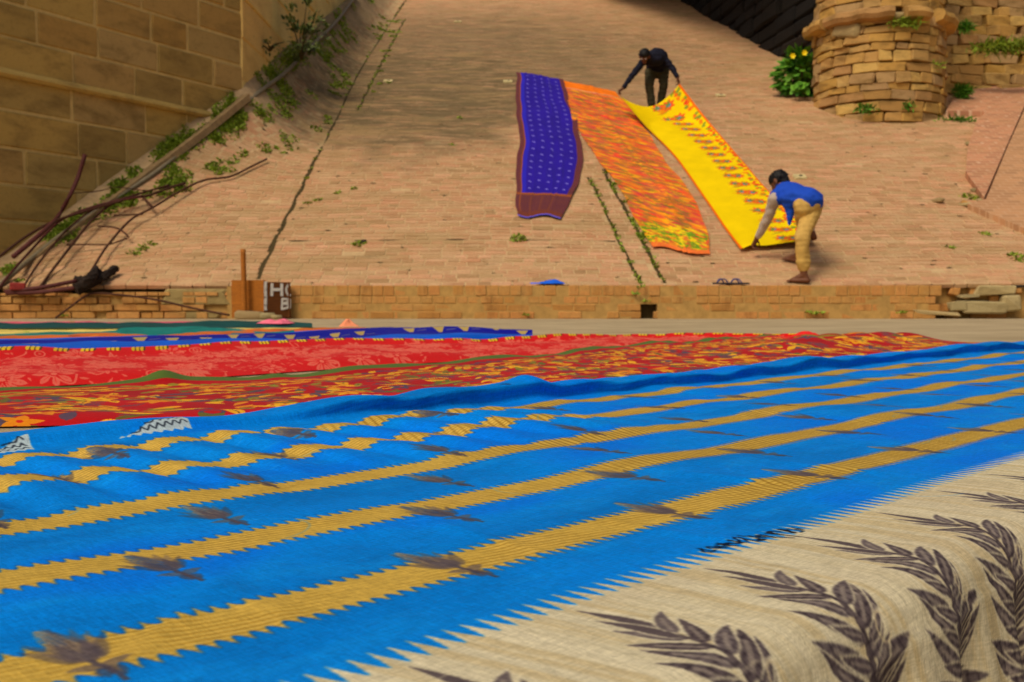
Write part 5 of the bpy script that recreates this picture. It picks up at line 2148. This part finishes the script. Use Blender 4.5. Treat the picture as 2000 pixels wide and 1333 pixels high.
M['wood'] = wood_mat('painted_wood', (170, 98, 22))
M['wood2'] = wood_mat('shade_toned_wood', (110, 60, 18))  # darker copy of the wood: shade of the right face put into colour
M['post'] = wood_mat('post_wood', (172, 100, 26))
M['white'] = plain('white_paint', (214, 204, 190), 0.7, 0.1)
YB = 10.22
bl, bm_, br = at(453, 616, YB + 0.05), at(516, 618, YB - 0.06), at(568, 618, YB + 0.10)
tl = at(453, 541, YB + 0.05)
H_ = 0.395
sign = root('sign_box', (bm_.x, bm_.y, 0.01))
tag(sign, 'brown wooden box with white hand-painted letters standing before the kerb', 'sign')


def board(name, a, b, z0, z1, th, mat, nrm_side=-1):
    a, b = Vector((a.x, a.y, 0)), Vector((b.x, b.y, 0))
    d = (b - a).normalized()
    n_ = Vector((d.y, -d.x, 0))
    v = []
    for p in (a, b):
        for q in (p, p - n_ * th):
            for z in (z0, z1):
                v.append((q.x, q.y, z))
    f = [(0, 4, 5, 1), (2, 3, 7, 6), (1, 5, 7, 3), (0, 1, 3, 2), (4, 6, 7, 5), (0, 2, 6, 4)]
    return put(name, mesh(name, v, f, mat), sign), d, n_


z0 = 0.012
_, d1, n1 = board('side_board', bl, bm_ - (bm_ - bl).normalized() * 0.003, z0, H_, 0.03, M['wood'])
_, d2, n2 = board('letter_board', bm_, br, z0, H_ - 0.02, 0.03, M['wood2'])
bk = bl + (br - bm_) * 1.0
board('back_board', br, Vector((bk.x, bk.y + 0.1, 0)), z0, H_ - 0.02, 0.025, M['wood2'])
# paint lettering: raised strokes on the board
LW = Vector((br.x - bm_.x, br.y - bm_.y, 0)).length


def stroke(pts, w, name='letter', off=0.002):
    """pts in board coordinates: metres right of the corner, height"""
    v, f = [], []
    for (a, b), (c, d) in zip(pts[:-1], pts[1:]):
        L = math.hypot(c - a, d - b) or 1e-6
        ox, oz = -(d - b) / L * w / 2, (c - a) / L * w / 2
        ex, ez = (c - a) / L * w * 0.25, (d - b) / L * w * 0.25
        i = len(v)
        for x, z in ((a - ex + ox, b - ez + oz), (c + ex + ox, d + ez + oz), (c + ex - ox, d + ez - oz), (a - ex - ox, b - ez - oz)):
            for o_ in (off, off + 0.0015):
                p = Vector((bm_.x, bm_.y, 0)) + d2 * x + n2 * o_
                v.append((p.x, p.y, z))
        f += [(i + 1, i + 3, i + 5, i + 7), (i, i + 6, i + 4, i + 2), (i, i + 2, i + 3, i + 1), (i + 2, i + 4, i + 5, i + 3), (i + 4, i + 6, i + 7, i + 5), (i + 6, i, i + 1, i + 7)]
    return v, f


def letter(strokes, w, name='letter'):
    v, f = [], []
    for j, st in enumerate(strokes):
        a, b = stroke(st, w, off=0.002 + 0.002 * j)
        k = len(v)
        v += a
        f += [tuple(q + k for q in t) for t in b]
    put(name, mesh(name, v, f, M['white']), sign)


def bx_(u): return u * LW
zt, zb_ = 0.355, 0.235
letter([[(bx_(0.30), zt), (bx_(0.285), 0.24)], [(bx_(0.66), zt), (bx_(0.66), 0.24)], [(bx_(0.30), 0.297), (bx_(0.66), 0.300)]], 0.030)
letter([[(bx_(0.985), 0.350), (bx_(0.90), 0.345), (bx_(0.835), 0.315), (bx_(0.835), 0.275), (bx_(0.89), 0.247), (bx_(0.985), 0.243)]], 0.022)
letter([[(bx_(0.68), 0.205), (bx_(0.66), 0.10)], [(bx_(0.68), 0.205), (bx_(0.88), 0.200), (bx_(0.90), 0.172), (bx_(0.70), 0.158)], [(bx_(0.70), 0.156), (bx_(0.90), 0.148), (bx_(0.91), 0.118), (bx_(0.66), 0.100)]], 0.022)
letter([[(bx_(0.985), 0.20), (bx_(0.985), 0.11)]], 0.010)
letter([[(bx_(0.06), 0.372), (bx_(0.05), 0.30), (bx_(0.06), 0.22), (bx_(0.045), 0.14), (bx_(0.05), 0.095)]], 0.030, 'painted_line')
pb = at(478, 610, YB - 0.08)
o = tube('wooden_post', [Vector((pb.x, YB - 0.08, 0.03)), Vector((pb.x - 0.005, YB - 0.08, 0.35)), Vector((pb.x - 0.012, YB - 0.075, at(476, 487, YB - 0.08).z))], 0.026, M['post'], None, 12)
tag(o, 'round wooden post standing in front of the brown sign box', 'post')
for i, (px, w, d, h, lab) in enumerate(((487, 0.30, 0.16, 0.085, 'large pale stone holding the wooden post at the sign box'), (523, 0.15, 0.14, 0.07, 'second stone wedged under the white-lined corner of sign box'), (540, 0.10, 0.1, 0.045, 'small brown stone at the foot of the lettered board'))):
    c = at(px, 620, YB - 0.14)
    o = put('stone', rbox(900 + i, w, d, h, h * 0.22, 0.12, True, M['rubble'], 'stone'), None, Matrix.Translation((c.x, YB - 0.14 - 0.02 * i, h / 2 - 0.004)) @ Matrix.Rotation(0.3 * i, 4, 'Z'))
    tag(o, lab, 'stone')

# ------------------------------------------------------------------ rusty rods and debris on the left
M['rust'] = plain('rusty_iron', (74, 42, 26), 0.85, 0.35, 60, 0.3)
M['rustred'] = plain('red_oxide_pipe', (84, 38, 32), 0.7, 0.3, 40, 0.2)
M['char'] = plain('char_and_hole_shade', (40, 28, 20), 0.9, 0.4, 50, 0.5)
M['redbrick'] = plain('red_plastic', (140, 44, 38), 0.6, 0.2)
M['pipe'] = plain('grey_pipe', (132, 116, 88), 0.6, 0.2)
M['cement'] = plain('cement_edging', (140, 112, 74), 0.9, 0.25, 12, 0.4)


def sl(px, py, off):
    return hit(px, py, off)


fr_ = root('iron_ladder', tuple(sl(80, 560, 0.02)))
tag(fr_, 'rusty curved iron ladder frame lying on the lower left slope', 'frame')
tube('rail', [sl(72, 570, 0.04), sl(120, 505, 0.10), sl(185, 425, 0.16), sl(235, 390, 0.18), sl(283, 384, 0.14), sl(330, 368, 0.08), sl(362, 358, 0.05)], 0.016, M['rust'], fr_)
tube('rail', [sl(178, 530, 0.06), sl(210, 480, 0.10), sl(255, 430, 0.12), sl(298, 406, 0.12), sl(355, 372, 0.10), sl(400, 352, 0.07), sl(450, 345, 0.05), sl(490, 326, 0.05), sl(521, 311, 0.06)], 0.014, M['rust'], fr_)
tube('rung', [sl(280, 386, 0.15), sl(298, 406, 0.12)], 0.018, M['rust'], fr_, 8, 4)
tube('rung', [sl(222, 421, 0.17), sl(250, 420, 0.14), sl(280, 419, 0.12)], 0.010, M['rust'], fr_)
tube('rung', [sl(192, 442, 0.17), sl(225, 445, 0.16), sl(243, 455, 0.13), sl(251, 464, 0.10)], 0.011, M['rust'], fr_)
tube('rung', [sl(130, 478, 0.13), sl(185, 478, 0.08), sl(215, 477, 0.08), sl(248, 466, 0.09)], 0.009, M['rust'], fr_)
tube('hook', [sl(356, 360, 0.06), sl(361, 365, 0.05), sl(360, 371, 0.05)], 0.009, M['rust'], fr_)
o = tube('iron_rod', [sl(45, 562, 0.05), sl(75, 515, 0.10), sl(130, 450, 0.16), sl(190, 405, 0.2), sl(250, 385, 0.2), sl(330, 362, 0.12)], 0.012, M['rust'])
tag(o, 'thin rusty rod leaning beside the curved iron frame', 'rod')
o = tube('iron_rod', [sl(0, 560, 0.05), sl(20, 535, 0.10), sl(60, 490, 0.18), sl(120, 430, 0.25), sl(190, 402, 0.25), sl(280, 383, 0.18)], 0.014, M['rustred'])
tag(o, 'dark reddish rod running up behind the curved iron frame', 'rod')
b0, b1, b2, b3 = sl(26, 502, 0.35), sl(85, 452, 0.5), at(135, 385, 12.1), at(166, 302, 12.3)
o = tube('bent_pipe', [b0, b1, at(112, 425, 12.0), b2, at(153, 345, 12.25), b3], 0.026, M['rustred'])
tag(o, 'bent dark red pipe curving up in front of the stone wall', 'pipe')
o = tube('iron_rod', [sl(-30, 520, 0.2), sl(0, 500, 0.3), sl(50, 463, 0.35), sl(100, 435, 0.35), sl(160, 415, 0.3), sl(240, 392, 0.22)], 0.015, M['rust'])
tag(o, 'long rusty rod sloping down to the left picture edge', 'rod')
o = tube('wire', [sl(140, 378, 0.25), sl(190, 374, 0.12), sl(230, 366, 0.10), sl(290, 372, 0.08), sl(360, 358, 0.05)], 0.006, M['rust'])
tag(o, 'thin wire strung from the bent pipe across the slope', 'wire')
o = tube('iron_rod', [at(108, 622, 10.05), at(140, 598, 10.15), at(165, 580, 10.30), at(185, 573, 10.36), at(230, 576, 10.34), at(300, 585, 10.33), at(380, 603, 10.28), at(448, 616, 10.24)], 0.011, M['rust'])
tag(o, 'thin bent rod arching over the broken left end of the kerb', 'rod')
# charred log heap
lg = root('charred_log', tuple(sl(180, 555, 0.0)))
tag(lg, 'charred split log lying on the slope at lower left', 'log')
for pts, r in (([sl(148, 566, 0.05), sl(175, 552, 0.07), sl(205, 538, 0.07), sl(227, 524, 0.08)], [0.07, 0.06, 0.05, 0.045]),
               ([sl(150, 548, 0.06), sl(180, 548, 0.08), sl(200, 545, 0.07)], [0.05, 0.05, 0.03]),
               ([sl(160, 560, 0.10), sl(180, 540, 0.15), sl(189, 521, 0.16)], [0.06, 0.05, 0.02]),
               ([sl(186, 528, 0.13), sl(196, 536, 0.10), sl(206, 546, 0.07)], [0.03, 0.04, 0.02])):
    v, f = tube_data(pts, r, 7, 14)
    rg = random.Random(len(v))
    v = [Vector(q) + Vector((rg.uniform(-1, 1), rg.uniform(-1, 1), rg.uniform(-1, 1))) * 0.010 for q in v]
    put('split_piece', mesh('split_piece', v, f, M['char'], False), lg)
for pts, lab in (([sl(10, 570, 0.03), sl(80, 562, 0.05), sl(150, 549, 0.07)], 'upper red oxide pipe lying against the charred log'),
                 ([sl(12, 573, 0.02), sl(80, 571, 0.04), sl(150, 562, 0.05)], 'lower red oxide pipe along the kerb top at left')):
    o = tube('metal_pipe', pts, 0.022, M['rustred'])
    tag(o, lab, 'pipe')
c = sl(35, 566, 0.03)
o = put('red_block', rbox(931, 0.15, 0.10, 0.075, 0.012, 0.05, False, M['redbrick'], 'red_block'), None, Matrix.Translation(c + Vector((0, 0, 0.03))) @ Matrix.Rotation(0.3, 4, 'Z'))
tag(o, 'small red block beside the pipes at the lower left edge', 'block')
# cement edging and pale pipe along the wall foot
E1 = [(-40, 575), (0, 545), (100, 470), (200, 395), (300, 320), (400, 245), (475, 185)]
v, f = [], []
q = interp([sl(px, py, 0.014) for px, py in E1], 40)
for p in q:
    p = Vector(p)
    for sx, dz in ((-0.16, -0.10), (-0.15, 0.004), (0.13, 0.004), (0.15, -0.10)):
        v.append(p + WN * sx + Vector((0, 0, dz)))
for i in range(39):
    for k in range(3):
        f.append((i * 4 + k, i * 4 + k + 1, i * 4 + 5 + k, i * 4 + 4 + k))
o = put('cement_kerb', mesh('cement_kerb', v, f, M['cement']))
tag(o, 'worn cement edging strip along the foot of the left wall', 'edging')
o = tube('drain_pipe', [sl(px, py, 0.06) for px, py in ((695, -8), (655, 45), (600, 98), (560, 140), (520, 170), (480, 202))], 0.035, M['pipe'], None, 8, 30)
tag(o, 'pale grey drain pipe running up the slope by the yellow pier', 'pipe')
v2 = [sl(px, py, 0.03) for px, py in ((-30, 585), (0, 556), (60, 507), (130, 452), (220, 392), (300, 340), (350, 300))]
o = tube('drain_pipe', v2, 0.030, M['pipe'], None, 8, 30)
tag(o, 'dusty pale pipe lying low on the slope behind the iron frame', 'pipe')

# ------------------------------------------------------------------ sandals, dropped cloth, weep stones
M['rubber'] = plain('dark_rubber', (40, 34, 40), 0.7, 0.2)
M['strap'] = plain('blue_strap', (60, 64, 110), 0.6, 0.2)
for i, (px, lab, rz) in enumerate(((1413, 'left flip-flop with bluish strap on the kerb top', 0.3), (1441, 'right flip-flop with dark strap on the kerb top', 0.1))):
    c = at(px, 553, 10.47)
    c.z = KZ + 0.012
    rt = root('sandal', tuple(c))
    tag(rt, lab, 'sandal')
    n = 20
    v, f = [], []
    for z in (0.0, 0.016):
        for k in range(n):
            t = 2 * math.pi * k / n
            w = 0.042 + 0.010 * math.cos(t)
            p = Matrix.Rotation(rz, 3, 'Z') @ Vector((0.13 * math.cos(t), w * math.sin(t), z))
            v.append(c + p)
    f = [tuple(range(n - 1, -1, -1)), tuple(range(n, 2 * n))] + [(k, (k + 1) % n, n + (k + 1) % n, n + k) for k in range(n)]
    put('sole', mesh('sole', v, f, M['rubber']), rt)
    for s_ in (-1, 1):
        q = [c + Matrix.Rotation(rz, 3, 'Z') @ Vector(p) for p in ((-0.075, 0, 0.018), (-0.04, 0.02 * s_, 0.052), (0.0, 0.036 * s_, 0.048), (0.03, 0.042 * s_, 0.014))]
        tube('strap', q, 0.007, M['strap'], rt, 6)
v, f = [], []
c0 = at(1075, 553, 10.46)
n1_, n2_ = 40, 14
fn = smooth_noise2(26, 26, 5)
for i in range(n2_):
    for k in range(n1_):
        u, w = k / (n1_ - 1), i / (n2_ - 1)
        x = c0.x - 0.21 + 0.37 * u
        wid = 0.02 + 0.13 * math.sin(math.pi * min(1, u ** 1.7 + 0.02)) ** 0.8
        y = 10.45 + (w - 0.2) * wid
        z = S(x, max(y, Y0)) + 0.014 + (0.055 * math.sin(math.pi * w) * math.sin(math.pi * min(1, u ** 1.7)) * (0.8 + 0.5 * fn(x, y)) if u > 0.25 else 0.012 * math.sin(math.pi * w))
        v.append((x, y, z))
for i in range(n2_ - 1):
    for k in range(n1_ - 1):
        f.append((i * n1_ + k, i * n1_ + k + 1, (i + 1) * n1_ + k + 1, (i + 1) * n1_ + k))
o = put('dropped_cloth', mesh('dropped_cloth', v, f, plain('blue_rag', (16, 92, 206), 0.8, 0.25, 12, 0.1), True))
tag(o, 'small crumpled blue cloth lying on the kerb top', 'cloth')
M['weep'] = plain('pale_weep_stone', (190, 168, 116), 0.9, 0.2)
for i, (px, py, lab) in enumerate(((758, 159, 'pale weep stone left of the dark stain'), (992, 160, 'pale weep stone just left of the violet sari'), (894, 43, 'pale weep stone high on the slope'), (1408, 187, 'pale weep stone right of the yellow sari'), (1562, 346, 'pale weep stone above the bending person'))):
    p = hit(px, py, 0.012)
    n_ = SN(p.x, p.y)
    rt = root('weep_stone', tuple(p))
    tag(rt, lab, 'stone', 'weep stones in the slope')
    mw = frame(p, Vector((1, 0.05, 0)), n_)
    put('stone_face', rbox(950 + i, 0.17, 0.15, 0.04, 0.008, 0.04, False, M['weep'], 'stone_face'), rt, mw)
    put('weep_hole_shade', rbox(960 + i, 0.055, 0.06, 0.02, 0.008, 0.02, False, M['char'], 'weep_hole_shade'), rt, mw @ Matrix.Translation((0.01, 0, 0.0135)))  # solid dark plug; its colour is the painted shade of a hole
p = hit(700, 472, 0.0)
o = put('broken_hole_shade', rbox(971, 0.16, 0.17, 0.05, 0.02, 0.15, False, M['char'], 'broken_hole_shade'), slope, frame(p + SN(p.x, p.y) * -0.017, Vector((1, 0, 0)), SN(p.x, p.y)))  # solid dark block; colour stands in for shade inside the hole
for i, (px, py) in enumerate(((1905, 372), (1915, 392), (1885, 400), (1898, 300), (1893, 282), (1830, 392))):
    p = hit(px, py, 0.02)
    o = put('pebble', rbox(980 + i, 0.10 + 0.05 * (i % 3), 0.08, 0.05, 0.014, 0.15, True, M['rubble'], 'pebble'), None, Matrix.Translation(p) @ Matrix.Rotation(i, 4, 'Z'))
    tag(o, ['whitish stone at the point of the pink ramp', 'flat pale stone just below the point of the pink ramp', 'small pale stone on the tan edging', 'small stone on the left edge of the pink ramp', 'highest small stone on the left edge of pink ramp', 'brown stone left of the tan edging end'][i], 'stone')

# ------------------------------------------------------------------ plants
def leaf_mat(name, a, b):
    t = NT(name)
    r = t.attr('rnd')
    c = t.ramp(r, [(0.0, lin(*a)), (1.0, lin(*b))])
    t.b.inputs['Subsurface Weight'].default_value = 0.0
    return t.fin(c, 0.6)


M['weed'] = leaf_mat('weed_leaf', (96, 116, 22), (152, 166, 50))
M['bush'] = leaf_mat('bush_leaf', (44, 96, 18), (108, 156, 40))
M['sage'] = leaf_mat('sage_leaf', (60, 74, 34), (116, 124, 60))
M['petal'] = plain('yellow_petal', (250, 200, 10), 0.6, 0.1)
M['stem'] = plain('brown_stem', (74, 60, 26), 0.8, 0.2)


def leaf_quad(v, f, rr, p, d, n_, L, W, r):
    d = Vector(d).normalized()
    s_ = d.cross(Vector(n_))
    if s_.length < 1e-4: s_ = d.cross(Vector((1, 0, 0)))
    s_.normalize()
    up = s_.cross(d)
    i = len(v)
    v += [p, p + d * L * 0.35 + s_ * W * 0.5 + up * L * 0.06, p + d * L * 0.8 + s_ * W * 0.28, p + d * L, p + d * L * 0.8 - s_ * W * 0.28, p + d * L * 0.35 - s_ * W * 0.5 + up * L * 0.06]
    f += [(i, i + 1, i + 2, i + 5), (i + 5, i + 2, i + 3, i + 4)]
    rr += [r] * 6


WR = random.Random(99)


def tuft(v, f, rr, p, n_, rad, count, L, W):
    for i in range(count):
        a = WR.uniform(0, 6.28)
        q = p + Vector((math.cos(a), math.sin(a), 0)) * rad * math.sqrt(WR.random())
        q.z = S(q.x, q.y) if q.y > Y0 else p.z
        d = Vector((WR.gauss(0, 0.8), WR.gauss(0, 0.6) - 0.2, WR.uniform(0.15, 0.8)))
        leaf_quad(v, f, rr, q, d, Vector((WR.gauss(0, 1), WR.gauss(0, 1), 1)), L * WR.uniform(0.6, 1.3), W * WR.uniform(0.7, 1.2), WR.random())


v, f, rr = [], [], []
# weeds in a band along the left wall
for i in range(2300):
    t = WR.random()
    px = 0 + 720 * t
    base = np.interp(px, [0, 475, 720], [540, 178, -5])
    dens = np.interp(px, [0, 180, 260, 620, 720], [0.25, 0.35, 1.0, 1.0, 0.6])
    k = WR.random() ** 1.6
    off = k * np.interp(px, [0, 200, 300, 500, 720], [50, 40, 130, 175, 120])
    px2, py = px + off * 0.75, base + off * 0.62 - 4
    if WR.random() > dens * (1.05 - 0.75 * k): continue
    if math.sin(px2 * 0.06) + math.sin(py * 0.08 + px2 * 0.03) + 0.6 * math.sin(px2 * 0.15 - py * 0.11) < -0.1 + 0.9 * k: continue
    p = hit(px2, py)
    if p.x < xwall(p.y) + 0.06: continue
    r_ = WR.uniform(0.03, 0.12)
    tuft(v, f, rr, p, None, r_, int(8 + r_ * 240), 0.045, 0.034)
# along the open joints
for pts, w in JOINTS:
    q = interp([(a, b, 0) for a, b in pts], 46)
    for j, (a, b, _) in enumerate(q):
        if WR.random() < 0.45:
            tuft(v, f, rr, Vector((a, b, S(a, b))), None, 0.035, WR.randint(5, 16), 0.035, 0.024)
for px, py, r, c in ((1012, 467, 0.10, 60), (700, 478, 0.07, 26), (1255, 462, 0.07, 60), (1205, 360, 0.06, 50), (1222, 395, 0.05, 30), (740, 165, 0.06, 30), (742, 140, 0.06, 30), (728, 180, 0.06, 24), (760, 163, 0.04, 14), (900, 232, 0.07, 16),
                     (1893, 385, 0.12, 60), (1985, 265, 0.1, 40), (1975, 290, 0.07, 30), (1990, 505, 0.12, 60), (1855, 485, 0.05, 16), (1925, 458, 0.06, 20), (268, 492, 0.12, 40), (290, 480, 0.1, 30), (620, 254, 0.12, 40), (620, 392, 0.05, 16), (600, 398, 0.04, 12), (690, 370, 0.05, 14), (660, 378, 0.05, 14), (885, 284, 0.05, 14)):
    tuft(v, f, rr, hit(px, py), None, r, c, 0.045, 0.03)
for px, py in ((1590, 614), (1600, 612), (1577, 611), (1760, 612), (1028, 617), (1240, 575), (1262, 590), (125, 618), (1250, 562)):
    p = at(px, py, KY - 0.02)
    tuft(v, f, rr, p, None, 0.04, 16, 0.035, 0.022)
o = put('weeds', mesh('weeds', v, f, M['weed'], False, None, rr))
tag(o, kind='stuff')


def bush(name, centre, rx, ry, rz, count, L, W, mat, label, seed, floor=True):
    rt = root(name, tuple(centre - Vector((0, 0, rz))))
    tag(rt, label, 'plant')
    rg = random.Random(seed)
    v, f, rr = [], [], []
    cl = [(rg.gauss(0, 0.6), rg.gauss(0, 0.5), rg.gauss(0, 0.6), rg.uniform(0.16, 0.5)) for _ in range(18)]
    for i in range(count):
        cx, cy, cz, cr = rg.choice(cl)
        d = Vector((rg.gauss(0, 1), rg.gauss(0, 1), rg.gauss(0, 1))).normalized() * cr * rg.random() ** 0.4
        p = centre + Vector(((cx * 0.9 + d.x) * rx, (cy * 0.9 + d.y) * ry, (cz * 0.9 + d.z) * rz))
        g_ = S(p.x, p.y)
        if p.z < g_: p.z = g_ + rg.uniform(0, 0.04)
        o_ = (p - centre).normalized() + Vector((rg.gauss(0, 0.4), rg.gauss(0, 0.4) - 0.3, rg.gauss(0, 0.3) - 0.1))
        leaf_quad(v, f, rr, p, o_, Vector((rg.gauss(0, 0.5), -0.5, 1)), L * rg.uniform(0.6, 1.3), W * rg.uniform(0.7, 1.2), rg.random())
    put('foliage', mesh('foliage', v, f, mat, False, None, rr), rt)
    v, f = [], []
    for i in range(7):
        cx, cy, cz, cr = cl[i]
        e = centre + Vector((cx * rx, cy * ry, cz * rz))
        a, b = tube_data([centre - Vector((0, 0, rz * 1.0)), (centre - Vector((0, 0, rz * 0.4)) + e) / 2, e], [0.018, 0.006], 5, 8)
        k = len(v)
        v += a
        f += [tuple(q + k for q in t) for t in b]
    put('stems', mesh('stems', v, f, M['stem'], True), rt)
    return rt


c = hit(1578, 172)
b = bush('leafy_bush', at(1572, 134, c.y - 0.75), 0.52, 0.34, 0.46, 720, 0.16, 0.12, M['bush'], 'bright green bush with two yellow flowers at the foot of the tower', 12)
for px, py in ((1548, 110), (1571, 104)):
    p = at(px, py, c.y - 1.12)
    v, f = [], []
    for i in range(6):
        a = i * 1.047
        d = Vector((math.cos(a), -0.35, math.sin(a)))
        leaf_quad(v, f, [], p, d, Vector((0, -1, 0)), 0.055, 0.05, 0.5)
    put('flower', mesh('flower', v, f, M['petal']), b)
c = hit(1578, 172)
bush('leafy_bush', at(1592, 158, c.y - 0.62), 0.34, 0.22, 0.22, 420, 0.15, 0.12, M['bush'], 'lower leafy clump right of the flowered bush at the tower foot', 14)
c = hit(575, 135)
bush('scrub_bush', at(588, 80, c.y - 0.25), 0.36, 0.25, 0.32, 520, 0.09, 0.05, M['sage'], 'grey green scrub growing at the corner of the yellow pier', 22)
c = hit(540, 160)
bush('scrub_bush', at(527, 88, c.y - 0.1), 0.16, 0.12, 0.10, 60, 0.07, 0.04, M['sage'], 'small sprig left of the scrub on the yellow pier', 23)
# grass on the tower and on the ruined wall
def grass(name, centre, w, count, L, label, seed, mat='weed', droop=0.2):
    rg = random.Random(seed)
    v, f, rr = [], [], []
    for i in range(count):
        p = centre + Vector((rg.gauss(0, w * 0.5), rg.gauss(0, w * 0.15), rg.gauss(0, 0.03)))
        leaf_quad(v, f, rr, p, Vector((rg.gauss(0, 0.5), -0.5 + rg.gauss(0, 0.4), rg.uniform(-0.6, 0.8) - droop)), Vector((rg.gauss(0, 1), rg.gauss(0, 1), 1)), L * rg.uniform(0.6, 1.3), 0.028, rg.random())
    o = put(name, mesh(name, v, f, M[mat], False, None, rr))
    tag(o, label, 'plant')
    return o


grass('grass_tuft', at(1765, 45, TC.y - TR - 0.02), 0.26, 130, 0.14, 'grass tuft hanging from the upper tower courses', 1)
grass('grass_tuft', at(1820, 130, TC.y - TR * 0.75), 0.16, 60, 0.10, 'small green tuft on the right side of the tower', 2)
grass('grass_tuft', at(1690, 212, TC.y - TR - 0.02), 0.16, 90, 0.10, 'green tuft low on the tower near the slope', 3, 'bush')
grass('grass_tuft', at(1775, 208, TC.y - TR - 0.02), 0.10, 50, 0.08, 'tiny tuft right of the low tower tuft', 4, 'bush')
grass('grass_bank', at(1868, 243, 16.6), 0.30, 380, 0.16, 'thick grass between the tower foot and pink ramp', 5, 'bush')
grass('grass_bank', at(1878, 180, 17.6), 0.12, 260, 0.16, 'grass strip up the right side of the tower', 6, 'bush')
grass('grass_bank', at(1960, 92, 17.7), 0.55, 600, 0.17, 'grass bank growing over the ruined wall at top right', 7)
grass('grass_bank', at(1885, 55, 17.7), 0.12, 160, 0.14, 'dark grass in the gap beside the tower top', 8, 'bush')
grass('grass_bank', hit(1620, 186) + Vector((0, -0.05, 0.05)), 0.22, 160, 0.10, 'low weeds between the bush and the tower foot', 9)
